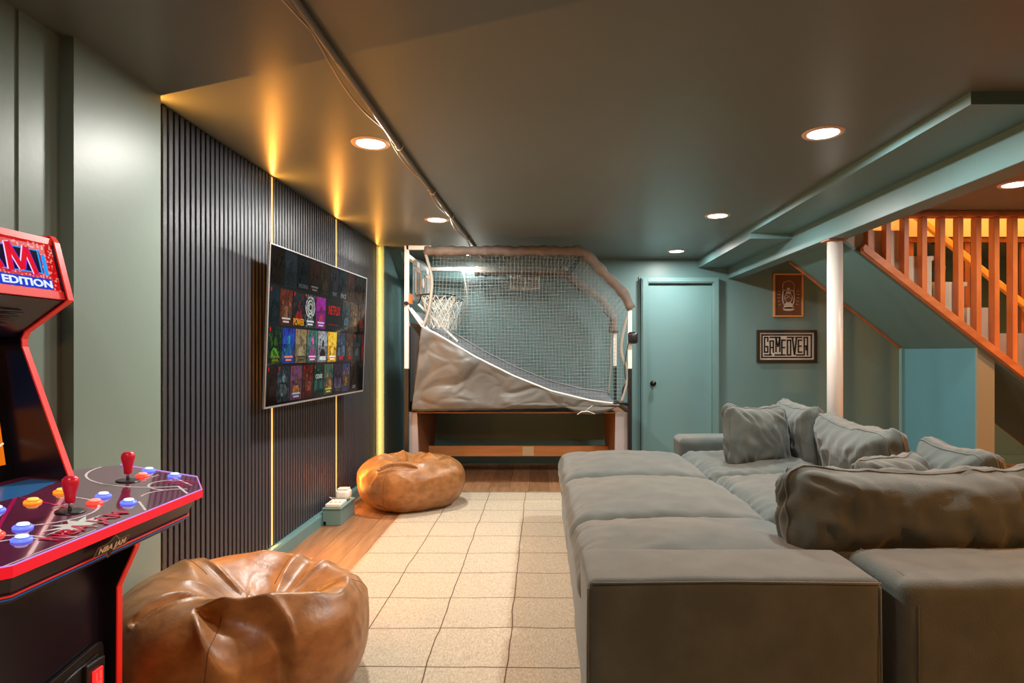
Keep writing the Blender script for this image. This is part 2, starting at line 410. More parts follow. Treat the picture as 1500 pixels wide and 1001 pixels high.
# partition under the flight
struct('wall_stair_partition', prism(B(), [(3.30, 0), (3.42, 0), (3.42, sof(3.42)-.001), (3.30, sof(3.30)-.001)], 'y', 4.56, 5.486), TEAL)
struct('trim_11', prism(B(), [(3.298, 0), (3.428, 0), (3.428, sof(3.428)-.002), (3.298, sof(3.298)-.002)], 'y', 4.537, 4.56), mat('post_tan', (0.20, 0.19, 0.13), .55))
struct('trim_12', box(B(), 3.275, 3.30, 5.45, 5.49, 0, sof(3.28)-.01), PAINT)
struct('trim_13', prism(B(), [(2.27, sof(2.27)-.022), (3.29, sof(3.29)-.022), (3.29, sof(3.29)-.002), (2.27, sof(2.27)-.002)], 'y', 5.47, 5.49), OAKD)
struct('trim_14', box(B(), 3.90, XR, 6.76, 6.784, 0, .1), TRIMP)

# ================================================================== CEILING FITTINGS
WL = ['nearest ceiling downlight above the television side of the room', 'second ceiling downlight of the row beside the pipe',
      'far ceiling downlight just above the basketball game net', 'ceiling downlight nearest the camera on the sofa side',
      'second ceiling downlight of the row on the sofa side', 'ceiling downlight above the green door', 'ceiling downlight beyond the beam above the stair foot']
for (x, y), lb in zip(DOWNLIGHTS, WL):
    t = thing('downlight', lb, 'ceiling light', (x, y, CEIL), group='recessed ceiling downlights')
    bm = B(); n = 32
    prof = [(.070, -.002), (.078, -.007), (.094, -.005), (.097, 0)]
    rings = [[bm.verts.new((x+r*math.cos(2*PI*k/n), y+r*math.sin(2*PI*k/n), CEIL+z)) for k in range(n)] for r, z in prof]
    for i in range(3):
        for k in range(n): bm.faces.new((rings[i][k], rings[i+1][k], rings[i+1][(k+1) % n], rings[i][(k+1) % n]))
    obj('trim_ring', bm, mat('lamp_ring', (0.75, 0.55, 0.42), .4), t, True)
    bm = B(); lathe(bm, [(.071, -.004), (.071, -.002)], (x, y, CEIL), 32); obj('diffuser', bm, LIGHTD, t)
t = thing('ceiling_conduit', 'thin painted conduit pipe running along the ceiling to the far wall', 'pipe', (-.69, 4.2, CEIL))
cp = [(-.735, 0.9, CEIL-.018), (-.728, 1.81, CEIL-.018), (-.715, 3.4, CEIL-.018), (-.66, 5.6, CEIL-.018), (-.635, 6.78, CEIL-.018)]
bm = B(); tube(bm, cp, .0135, 12); obj('pipe', bm, mat('pipe_paint', (0.16, 0.15, 0.12), .4), t, True)
for p in ((-.718, 3.05), (-.702, 3.9), (-.685, 4.6), (-.662, 5.5)):
    bm = B(); tube(bm, [(p[0]-.035, p[1], CEIL-.004), (p[0]-.02, p[1], CEIL-.014), (p[0]-.012, p[1], CEIL-.03), (p[0]+.006, p[1], CEIL-.035), (p[0]+.018, p[1], CEIL-.02), (p[0]+.02, p[1], CEIL-.003)], .003, 6)
    obj('clip', bm, WHITEM, t)
pts = []
for i in range(140):
    y = .95+5.8*i/139; f = (y-.95)/5.8
    x = -.735+.1*f-.020-.012*(1-f)
    seg = abs(math.sin((y-.2)*PI/.88))
    pts.append((x-.024*seg*(0.7+.3*math.sin(y*3)), y, CEIL-.012-.022*seg))
bm = B(); tube(bm, pts, .0042, 6); obj('ceiling_cable', bm, mat('beige_cable', (0.50, 0.38, 0.24), .5), None, True, label='beige cable drooping in loops beside the ceiling pipe', cat='cable')
# vent on far wall
t = thing('wall_vent', 'white twin-panel air vent high on the far wall behind the net', 'vent', (-.178, 6.8, 1.97))
x0, x1, z0, z1 = -.348, -.006, 1.965, 2.172
bm = B(); box(bm, x0, x1, 6.786, 6.799, z0, z0+.022); box(bm, x0, x1, 6.786, 6.799, z1-.022, z1)
for xx in (x0, (x0+x1)/2-.010, x1-.022): box(bm, xx, xx+.022, 6.786, 6.799, z0+.022, z1-.022)
obj('frame', bm, WHITE, t)
obj('backing', box(B(), x0+.01, x1-.01, 6.796, 6.7995, z0+.01, z1-.01), mat('vent_dark', (.12, .13, .13), .8), t)
for c in range(2):
    for k in range(10):
        xa = x0+.026+c*.170; z = z0+.03+k*.0155
        bm = B(); bar(bm, (xa, 6.790, z), (xa+.128, 6.790, z), .010, .003, (0, .7, .7)); obj('louvre', bm, WHITE, t)

# ================================================================== PICTURES
ART = mat('print_brown', (0.20, 0.07, 0.025), .5); ARTW = mat('print_white', (0.75, 0.68, 0.60), .6)
GLASS = mat('picture_glass', (0.02, 0.02, 0.02), 0.08, alpha=0.10)
def frame(t, x0, x1, z0, z1, wd, dp, m):
    for nm, bx in (('frame_rail', (x0, x1, z0, z0+wd)), ('frame_rail', (x0, x1, z1-wd, z1)), ('frame_stile', (x0, x0+wd, z0+wd, z1-wd)), ('frame_stile', (x1-wd, x1, z0+wd, z1-wd))):
        obj(nm, box(B(), bx[0], bx[1], 6.798-dp, 6.798, bx[2], bx[3]), m, t, bevel=.002)
x0, x1, z0, z1 = 2.624, 2.960, 1.654, 2.146
t = thing('lantern_picture', 'brown print of a white oil lantern in a light wood frame', 'picture', ((x0+x1)/2, 6.8, z0))
frame(t, x0, x1, z0, z1, .019, .035, mat('frame_wood', (0.55, 0.27, 0.10), .4))
obj('print', box(B(), x0+.018, x1-.018, 6.780, 6.790, z0+.018, z1-.018), ART, t)
cx, cz = (x0+x1)/2+.004, 1.86
bm = B(); y = 6.7785
def flat(bm, pts): prism(bm, pts, 'y', 6.7770, 6.7799)
def arc(bm, pts, r): tube(bm, [(p[0], y, p[1]) for p in pts], r, 6)
flat(bm, [(cx+.064*math.cos(a), 1.745+.022*math.sin(a)) for a in [2*PI*k/20 for k in range(20)]])
flat(bm, [(cx-.06, 1.748), (cx+.06, 1.748), (cx+.042, 1.80), (cx+.02, 1.822), (cx-.02, 1.822), (cx-.042, 1.80)])
flat(bm, [(cx-.032, 1.915), (cx+.032, 1.915), (cx+.022, 1.945), (cx-.022, 1.945)])
flat(bm, [(cx-.018, 1.955), (cx+.018, 1.955), (cx+.014, 1.985), (cx-.014, 1.985)])
for s in (-1, 1):
    arc(bm, [(cx+s*.045, 1.79), (cx+s*.060, 1.82), (cx+s*.066, 1.87), (cx+s*.062, 1.93), (cx+s*.05, 1.955), (cx+s*.02, 1.955)], .0058)
    arc(bm, [(cx+s*.022, 1.822), (cx+s*.040, 1.855), (cx+s*.044, 1.88), (cx+s*.03, 1.912)], .003)
    arc(bm, [(cx-s*.035, 1.86), (cx, 1.885), (cx+s*.035, 1.912)], .002)
    arc(bm, [(cx+s*.064, 1.94), (cx+s*.064, 2.02), (cx+s*.05, 2.045), (cx, 2.066)], .0025)
    for k, (a0, z) in enumerate(((.085, 1.80), (.092, 1.835), (.094, 1.87), (.092, 1.905), (.088, 1.94))):
        dz = (k-2)*.006
        arc(bm, [(cx+s*a0, z), (cx+s*(a0+.030), z+dz)], .0022)
obj('lantern_drawing', bm, ARTW, t)
obj('glass', box(B(), x0+.018, x1-.018, 6.7715, 6.7725, z0+.018, z1-.018), GLASS, t)
x0, x1, z0, z1 = 2.440, 3.112, 1.142, 1.508
t = thing('game_over_picture', 'black framed white poster with maze-like GAME OVER lettering', 'picture', ((x0+x1)/2, 6.8, z0))
frame(t, x0, x1, z0, z1, .030, .035, mat('frame_dark', (0.022, 0.014, 0.01), .35))
obj('print', box(B(), x0+.029, x1-.029, 6.780, 6.790, z0+.029, z1-.029), mat('poster_white', (.72, .70, .64), .6), t)
INK = mat('poster_ink', (0.010, 0.014, 0.016), .5)
# lettering on a unit grid 0..W x 0..H
ax0, ax1, az0, az1 = x0+.058, x1-.058, z0+.056, z1-.056
bm = B(); th = .0165
def seg(xa, za, xb, zb, h=th):
    xa, xb = sorted((xa, xb)); za, zb = sorted((za, zb)); box(bm, xa-h/2, xb+h/2, 6.7780, 6.7799, za-h/2, zb+h/2)
seg(ax0, az0, ax1, az0); seg(ax0, az1, ax1, az1); seg(ax0, az0, ax0, az1); seg(ax1, az0, ax1, az1)
L0, L1, Zb, Zt = ax0+.028, ax1-.026, az0+.028, az1-.028
W = L1-L0; cw = W/8.35; hh = Zt-Zb
def LT(c, strokes, base=Zb, top=Zt, wd=.60):
    xx = L0+c*cw; H = top-base
    for (a, b_, c_, d) in strokes: seg(xx+a*cw*wd, base+b_*H, xx+c_*cw*wd, base+d*H)
LT(0, [(0, .16, 0, 1), (0, 1, 1, 1), (1, 1, 1, .78), (0, .16, 1, .16), (1, .16, 1, .48), (1, .48, .5, .48)])
LT(1.05, [(0, 0, 0, .8), (0, .8, 1, .8), (1, .8, 1, .16), (0, .42, 1, .42)])
LT(.0, [(0, 0, 1, 0)], wd=1.25); LT(1.05, [(0, 1, 2.9, 1)])
LT(2.15, [(0, .2, 0, 1), (1, 1, 1, .2)], wd=.72)
for sx_ in (0, 1):
    bar(bm, (L0+(2.15+sx_*.72)*cw, 6.779, Zt), (L0+2.51*cw, 6.779, Zb+hh*.45), .002, th*.9, (0, 1, 0))
LT(2.0, [(0, 0, 1.6, 0)], wd=.6)
LT(3.25, [(0, 0, 0, .84), (0, .84, 1, .84), (0, .42, .85, .42), (0, 0, 1, 0)])
LT(4.3, [(0, 0, 0, .84), (0, .84, 1, .84), (1, .84, 1, 0), (0, 0, 1, 0)]); LT(4.3, [(0, 1, 1.9, 1)])
for s in (-1, 1):
    xx = L0+5.62*cw; bar(bm, (xx+s*.024, 6.779, Zt), (xx, 6.779, Zb), .002, th*1.1, (0, 1, 0))
LT(6.35, [(0, .16, 0, .84), (0, .84, 1, .84), (0, .5, .85, .5), (0, .16, 1, .16)]); LT(6.0, [(0, 0, 1.9, 0)], wd=.6); LT(5.9, [(0, 1, 1.8, 1)])
LT(7.45, [(0, 0, 0, 1), (0, 1, 1, 1), (1, 1, 1, .55), (0, .5, .9, .5), (.6, .5, 1, .3), (1, .3, 1, 0)])
obj('lettering', bm, INK, t)
obj('glass', box(B(), x0+.029, x1-.029, 6.7715, 6.7725, z0+.029, z1-.029), GLASS, t)

# ================================================================== TELEVISION
n0 = Vector((-1.502, 3.30, 1.395)); n1 = Vector((-1.427, 4.877, 1.395))
u = (n1-n0).normalized(); TW = (n1-n0).length
# slight downward tilt: top leans into the room
vz = Vector((.036, 0, 1)).normalized(); nrm = u.cross(vz).normalized()     # faces +X
if nrm.x < 0: nrm = -nrm
ctr = (n0+n1)/2; TH = .918
tv = thing('television', 'large wall-mounted television showing rows of film posters', 'television', tuple(ctr))
def TP(a, b, d=0): return ctr+u*((a-.5)*TW)+vz*((b-.5)*TH)+nrm*d       # a along, b up
def slab(bm, a0, a1, b0, b1, d0, d1, mi=0):
    vs = [TP(a, b, d) for d in (d0, d1) for a, b in ((a0, b0), (a1, b0), (a1, b1), (a0, b1))]
    faces(bm, vs, [(0, 3, 2, 1), (4, 5, 6, 7), (0, 1, 5, 4), (1, 2, 6, 5), (2, 3, 7, 6), (3, 0, 4, 7)], mi); return bm
slab_h = B(); slab(slab_h, 0, 1, 0, 1, -.014, -.004); slab(slab_h, .06, .94, .04, .70, -.05, -.014); obj('housing', slab_h, BLACKP, tv)
SCR = mat('screen_black', (0.004, 0.004, 0.005), 0.06, spec=0.25)
obj('screen', slab(B(), .004, .996, .012, .992, -.004, 0), SCR, tv)
bm = B(); slab(bm, 0, 1, 0, .011, -.012, .002); slab(bm, 0, .0035, .011, 1, -.012, .002); slab(bm, .9965, 1, .011, 1, -.012, .002); slab(bm, .0035, .9965, .993, 1, -.012, .002)
obj('silver_bezel', bm, mat('silver', (.62, .62, .62), .3, metal=.7), tv, label='thin silver edge')
bm = B(); box(bm, -1.61, -1.53, 3.9, 4.3, 1.25, 1.55); obj('wall_mount', bm, BLACKM, tv)
slab_b = B(); slab(slab_b, .47, .53, -.018, 0, -.03, -.01); obj('sensor_bar', slab_b, BLACKP, tv)
def em(c, s=1.0):
    k = 'px_%02x%02x%02x' % tuple(min(255, int(max(0, v)*255)) for v in c)
    lin = tuple((v/12.92 if v < .04045 else ((v+.055)/1.055)**2.4) for v in c)
    return mat(k, (0.0, 0.0, 0.0), 0.12, emit=lin, estr=1.0, spec=0.15)
def emn(c1, c2, sd):
    lin = lambda c: tuple((v/12.92 if v < .04045 else ((v+.055)/1.055)**2.4) for v in c)
    m = em((0, 0, 0)).copy(); m.name = 'poster_mottle'; nt = m.node_tree; N = nt.nodes; L = nt.links; b = N['Principled BSDF']
    tc = N.new('ShaderNodeTexCoord'); mp = N.new('ShaderNodeMapping'); mp.inputs['Location'].default_value = (sd*1.7, sd*.9, sd*.3); mp.inputs['Scale'].default_value = (1, 1.6, 1)
    nz = N.new('ShaderNodeTexNoise'); nz.inputs['Scale'].default_value = 26; nz.inputs['Detail'].default_value = 5; nz.inputs['Distortion'].default_value = .8
    cr = N.new('ShaderNodeValToRGB'); e = cr.color_ramp.elements; e[0].position = .38; e[1].position = .66
    e[0].color = (*lin(tuple(v*.6 for v in c1)), 1); e[1].color = (*lin(c2), 1); q = e.new(.50); q.color = (*lin(c1), 1)
    L.new(tc.outputs['Object'], mp.inputs[0]); L.new(mp.outputs[0], nz.inputs[0]); L.new(nz.outputs[0], cr.inputs[0]); L.new(cr.outputs[0], b.inputs['Emission Color'])
    b.inputs['Emission Strength'].default_value = 1.0
    return m
rows = [
 [((.10,.06,.04),(.14,.09,.06),(.06,.04,.03),None), ((.13,.17,.19),(.16,.20,.22),(.10,.12,.14),None), ((.04,.07,.09),(.06,.10,.12),(.35,.35,.35),'INSOMNIA'), ((.16,.07,.06),(.24,.10,.08),(.5,.5,.5),None), ((.14,.11,.06),(.30,.22,.10),(.2,.18,.1),None), ((.12,.14,.17),(.24,.24,.28),(.45,.45,.48),'TENET'), ((.08,.13,.16),(.14,.22,.26),(.6,.6,.6),'SPACE'), ((.22,.06,.07),(.10,.22,.22),(.3,.1,.1),None), ((.10,.12,.10),(.25,.07,.05),(.2,.1,.1),None), ((.04,.05,.05),(.08,.08,.08),(.1,.1,.1),None), ((.05,.04,.04),(.08,.06,.05),(.1,.1,.1),None)],
 [((.05,.10,.13),(.10,.15,.18),(.05,.08,.1),None), ((.30,.09,.03),(.62,.40,.28),(.80,.75,.72),None), ((.05,.12,.13),(.62,.10,.14),(.95,.62,.08),'POWER'), ((.06,.07,.07),(.85,.85,.82),(.85,.88,.90),'rings'), ((.50,.10,.50),(.80,.20,.35),(.85,.75,.9),None), 'LOGO', ((.10,.14,.16),(.30,.42,.50),(.2,.2,.2),None), ((.25,.20,.14),(.62,.46,.30),(.2,.18,.15),None), ((.10,.08,.07),(.45,.12,.08),(.2,.2,.2),None), ((.05,.04,.04),(.08,.06,.05),(.1,.1,.1),None)],
 [((.03,.06,.05),(.30,.55,.15),(.35,.40,.05),None), ((.10,.14,.50),(.15,.60,.70),(.85,.45,.35),None), ((.45,.38,.26),(.62,.55,.40),(.2,.18,.15),None), ((.10,.35,.28),(.85,.35,.75),(.95,.60,.80),None), ((.50,.52,.54),(.08,.07,.07),(.9,.9,.9),'HEROES'), ((.90,.62,.08),(.98,.82,.30),(.95,.9,.8),None), ((.12,.18,.25),(.32,.42,.52),(.75,.1,.1),'NIGHT'), ((.20,.15,.13),(.45,.36,.30),(.6,.15,.15),'DARK'), ((.10,.13,.13),(.25,.30,.30),(.3,.3,.3),None), ((.20,.04,.05),(.5,.1,.08),(.3,.1,.1),None), ((.05,.04,.04),(.08,.06,.05),(.1,.1,.1),None)],
 [((.10,.05,.04),(.14,.08,.06),(.08,.06,.06),None), ((.08,.14,.17),(.50,.58,.60),(.25,.22,.12),None), ((.35,.20,.36),(.80,.50,.15),(.7,.75,.8),None), ((.28,.05,.04),(.62,.30,.22),(.3,.08,.06),None), ((.03,.12,.10),(.10,.42,.38),(.8,.8,.75),'OZARK'), ((.10,.32,.28),(.85,.55,.25),(.9,.8,.3),None), ((.10,.09,.15),(.36,.28,.42),(.3,.3,.35),None), ((.14,.20,.36),(.62,.45,.22),(.5,.5,.5),None), ((.04,.04,.045),(.05,.05,.05),(.5,.5,.5),'LOVE'), ((.04,.04,.04),(.06,.05,.05),(.1,.1,.1),None), ((.05,.04,.04),(.08,.06,.05),(.1,.1,.1),None)]]
dim = [.75, .9, 1.0, .8]
yd = vz; xd = u
def poly(bm, pts, d, mi): 
    V = [bm.verts.new(TP(a, b, d)) for a, b in pts]; f = bm.faces.new(V); f.material_index = mi
    f.normal_update()
    if f.normal.dot(nrm) < 0: f.normal_flip()
for r, row in enumerate(rows):
    bt = .985-r*.244; bb = bt-.226; a = .010-(r % 2)*.03+(.0 if r != 0 else .0)
    ptw = .104
    for ci, c in enumerate(row):
        wd = ptw-.007
        if c == 'LOGO':
            wd = ptw*1.75-.007
        a0, a1 = max(a, .008), min(a+wd, .99)
        if a0 > .985: break
        bm = B(); H = bb-bt
        if c == 'LOGO':
            poly(bm, [(a0, bb), (a1, bb), (a1, bt), (a0, bt)], .0008, 0)
            poly(bm, [(a0+.03, bb+.035), (a1-.03, bb+.035), (a1-.03, bb+.039), (a0+.03, bb+.039)], .0012, 1)
            o = obj('poster_tile', bm, [em((.09, .075, .08)), em((.55, .08, .06))], tv)
            text('logo_lettering', 'NETFLIX', .088, TP((a0+a1)/2, (bt+bb)/2+.03, .002), xd, yd, em((.70, .08, .10)), o, .0003, sx=.62, bold=.001)
            a += ptw*1.75; continue
        bgc, fc, tcol, ttl = c
        k = dim[r]
        mats = [emn(tuple(v*k for v in bgc), tuple(v*k*.55 for v in fc), ci*7+r), emn(tuple(v*k for v in fc), tuple(v*k*.4 for v in bgc), ci*3+r+.5), em(tuple(v*k for v in tcol)), em((.75*k, .05, .06)), emn(tuple(v*k*.6 for v in fc), tuple(v*k for v in bgc), ci*5+r), emn(tuple(min(1, v*k*1.25+.02) for v in bgc), tuple(v*k*.6 for v in fc), ci*9+r)]
        poly(bm, [(a0, bb), (a1, bb), (a1, bt), (a0, bt)], .0008, 0)
        wv = a1-a0; cx = (a0+a1)/2
        h = bt-bb
        rr = random.Random(r*20+ci)
        poly(bm, [(a0, bb+h*.55), (a1, bb+h*(.45+.2*rr.random())), (a1, bt), (a0, bt)], .0010, 5)
        if ttl == 'rings':
            for q, rad in enumerate((.46, .38, .31, .24, .18, .12)):
                poly(bm, [(cx+rad*wv*math.cos(2*PI*m/24), bb+h*.62+rad*wv*TW/TH*math.sin(2*PI*m/24)) for m in range(24)], .0012+q*.0002, 1 if q % 2 == 0 else 0)
        # figures: heads and shoulders
        nf = rr.choice((1, 1, 2, 3))
        for f_ in range(nf):
            fx = cx+(f_-(nf-1)/2)*wv*.28; s = wv*(.30 if nf == 1 else .17); fy = bb+h*(.58+.1*rr.random()); asp = TW/TH
            mi = 1 if (f_+ci) % 2 == 0 else 4
            if ttl == 'rings': mi = 4; s *= .8; fy = bb+h*.40
            pts = [(fx-s*.95, bb+h*.2), (fx+s*.95, bb+h*.2), (fx+s*1.0, fy-s*asp*1.3), (fx+s*.45, fy-s*asp*.75), (fx-s*.45, fy-s*asp*.75), (fx-s*1.0, fy-s*asp*1.3)]
            pts = [(min(max(p[0], a0+.002), a1-.002), max(p[1], bb+.004)) for p in pts]
            if pts[2][1] > bb+h*.2: poly(bm, pts, .0026+f_*.0001, mi)
            poly(bm, [(min(max(fx+s*.42*math.cos(2*PI*m/12), a0+.002), a1-.002), fy+s*.55*asp*math.sin(2*PI*m/12)) for m in range(12)], .0029+f_*.0001, 1 if mi == 4 else 4)
        # speckle blocks
        for q in range(5):
            qx = a0+wv*(.1+.7*rr.random()); qy = bb+h*(.15+.7*rr.random()); qs = wv*.1*(.5+rr.random())
            poly(bm, [(qx, qy), (min(qx+qs, a1-.002), qy), (min(qx+qs, a1-.002), qy+qs), (qx, qy+qs*1.4)], .0032, rr.choice((1, 4, 5)))
        if ttl in (None, 'rings') and rr.random() < .8:
            for q in range(2):
                poly(bm, [(cx-wv*(.34-.1*q), bb+h*(.16-.09*q)), (cx+wv*(.34-.1*q), bb+h*(.16-.09*q)), (cx+wv*(.34-.1*q), bb+h*(.16-.09*q)+h*.05), (cx-wv*(.34-.1*q), bb+h*(.16-.09*q)+h*.05)], .0034, 2)
        if rr.random() < .6 and r > 0:
            poly(bm, [(a0+.004, bt-h*.12), (a0+.013, bt-h*.12), (a0+.013, bt-h*.02), (a0+.004, bt-h*.02)], .0036, 3)
        o = obj('poster_tile', bm, mats, tv)
        if ttl and ttl != 'rings':
            sz = {'POWER': .058, 'OZARK': .040, 'TENET': .034, 'SPACE': .044}.get(ttl, .034)
            text('title_lettering', ttl, sz, TP(cx, bb+h*(.12 if ttl != 'OZARK' else .62), .004), xd, yd, mats[2], o, .0003, sx=.72 if ttl == 'POWER' else .8, bold=.0008)
        a += ptw

# ================================================================== BASEBOARD BOX with charger
t = thing('outlet_box', 'small green boxed-out cover at the foot of the slat wall', 'box', (-1.505, 4.49, 0))
obj('box_body', box(B(), -1.574, -1.440, 4.33, 4.65, 0, .118), TRIMP, t, bevel=.004)
obj('lid', box(B(), -1.574, -1.434, 4.322, 4.658, .118, .128), TRIMP, t, bevel=.002)
bm = B(); box(bm, -1.565, -1.548, 4.3285, 4.3305, .004, .03); obj('notch', bm, FELT, t)
ps_ = t = thing('power_strip', 'white power strip lying on the green box below the slat wall', 'power strip', (-1.50, 4.43, .128))
bm = B(); box(bm, -1.560, -1.452, 4.345, 4.50, .1285, .152); obj('strip_body', bm, WHITE, t, bevel=.005)
for k in range(3): obj('socket', box(B(), -1.545+k*.032, -1.527+k*.032, 4.39, 4.42, .152, .153), mat('socket_grey', (.2, .2, .2), .5), t)
t = thing('white_hub', 'rounded white plastic hub standing on the green box below the slat wall', 'device', (-1.495, 4.58, .1285))
bm = puff((-1.500, 4.575, .173), (.105, .105, .075), .028, 12, .006, 0, 0, 0)
obj('hub_body', bm, WHITE, t, True)
bm = puff((-1.500, 4.575, .213), (.08, .08, .010), .004, 8, .002, 0, 0, 0); obj('hub_cap', bm, mat('hub_top', (.62, .58, .52), .5), t, True)
bm = B(); tube(bm, [(-1.56, 4.50, .15), (-1.59, 4.52, .16), (-1.600, 4.70, .11), (-1.612, 4.735, .2)], .003, 6); obj('power_cord', bm, WHITE, ps_, True)

# ================================================================== RUG
RX0, RX1, RY0, RY1 = -1.085, 1.46, 1.0, 5.36
def rugmat():
    m = bpy.data.materials.new('rug_weave'); m.use_nodes = True; nt = m.node_tree; N = nt.nodes; L = nt.links; b = N['Principled BSDF']
    b.inputs['Roughness'].default_value = .9; b.inputs['Specular IOR Level'].default_value = .2
    tc = N.new('ShaderNodeTexCoord'); sp = N.new('ShaderNodeSeparateXYZ'); L.new(tc.outputs['Object'], sp.inputs[0])
    def mth(op, a, b_=None, c=None):
        n = N.new('ShaderNodeMath'); n.operation = op
        for i, v in enumerate((a, b_, c)):
            if v is None: continue
            if isinstance(v, (int, float)): n.inputs[i].default_value = v
            else: L.new(v, n.inputs[i])
        return n.outputs[0]
    wob = N.new('ShaderNodeTexNoise'); wob.inputs['Scale'].default_value = 3.2; L.new(tc.outputs['Object'], wob.inputs[0])
    wv = mth('MULTIPLY', mth('SUBTRACT', wob.outputs[0], .5), .035)
    X = mth('ADD', sp.outputs[0], mth('MULTIPLY', wv, .7)); Y = mth('ADD', sp.outputs[1], wv)
    def line(c, p, o, hw):
        f = mth('FRACT', mth('DIVIDE', mth('ADD', c, o), p)); d = mth('ABSOLUTE', mth('SUBTRACT', f, .5))
        return mth('GREATER_THAN', d, .5-hw/p)
    lx = line(X, .3175, .134+3.175, .0026); ly = line(Y, .338, -.335+.338*3, .0032)
    ln = mth('MAXIMUM', lx, ly)
    nz = N.new('ShaderNodeTexNoise'); nz.inputs['Scale'].default_value = 170; nz.inputs['Detail'].default_value = 3
    mp = N.new('ShaderNodeMapping'); mp.inputs['Scale'].default_value = (1, .35, 1); L.new(tc.outputs['Object'], mp.inputs[0]); L.new(mp.outputs[0], nz.inputs[0])
    cr = N.new('ShaderNodeValToRGB'); cr.color_ramp.elements[0].position = .3; cr.color_ramp.elements[1].position = .7
    cr.color_ramp.elements[0].color = (.36, .30, .215, 1); cr.color_ramp.elements[1].color = (.53, .46, .35, 1); L.new(nz.outputs[0], cr.inputs[0])
    mx = N.new('ShaderNodeMixRGB'); L.new(ln, mx.inputs[0]); L.new(cr.outputs[0], mx.inputs[1]); mx.inputs[2].default_value = (.11, .07, .045, 1)
    L.new(mx.outputs[0], b.inputs['Base Color'])
    bp = N.new('ShaderNodeBump'); bp.inputs['Strength'].default_value = .3; bp.inputs['Distance'].default_value = .002
    L.new(nz.outputs[0], bp.inputs['Height']); L.new(bp.outputs[0], b.inputs['Normal'])
    return m
bm = B(); nx, ny = 70, 120
G = []
for i in range(nx+1):
    G.append([])
    for j in range(ny+1):
        x = RX0+(RX1-RX0)*i/nx; y = RY0+(RY1-RY0)*j/ny
        z = .007+.010*max(0, noise.noise(Vector((x*1.6, y*3.2, 1.3))))**1.2+.004*max(0, noise.noise(Vector((x*2, y*6, 4))))
        if j in (0, ny) or i in (0, nx): z = .006
        if x > .08: z = min(z, .008)
        G[i].append(bm.verts.new((x, y, z)))
for i in range(nx):
    for j in range(ny): bm.faces.new((G[i][j], G[i+1][j], G[i+1][j+1], G[i][j+1]))
bmesh.ops.recalc_face_normals(bm, faces=bm.faces[:])
ext = [e for e in bm.edges if len(e.link_faces) == 1]
r_ = bmesh.ops.extrude_edge_only(bm, edges=ext)
for v in [g for g in r_['geom'] if isinstance(g, bmesh.types.BMVert)]: v.co.z = .001
me = bpy.data.meshes.new('rug'); bm.to_mesh(me); bm.free(); me.materials.append(rugmat())
for p in me.polygons: p.use_smooth = True
rug = bpy.data.objects.new('rug', me); COL.objects.link(rug)
setp(rug, 'large beige woven rug with thin brown grid lines under the grey sofa', 'rug')

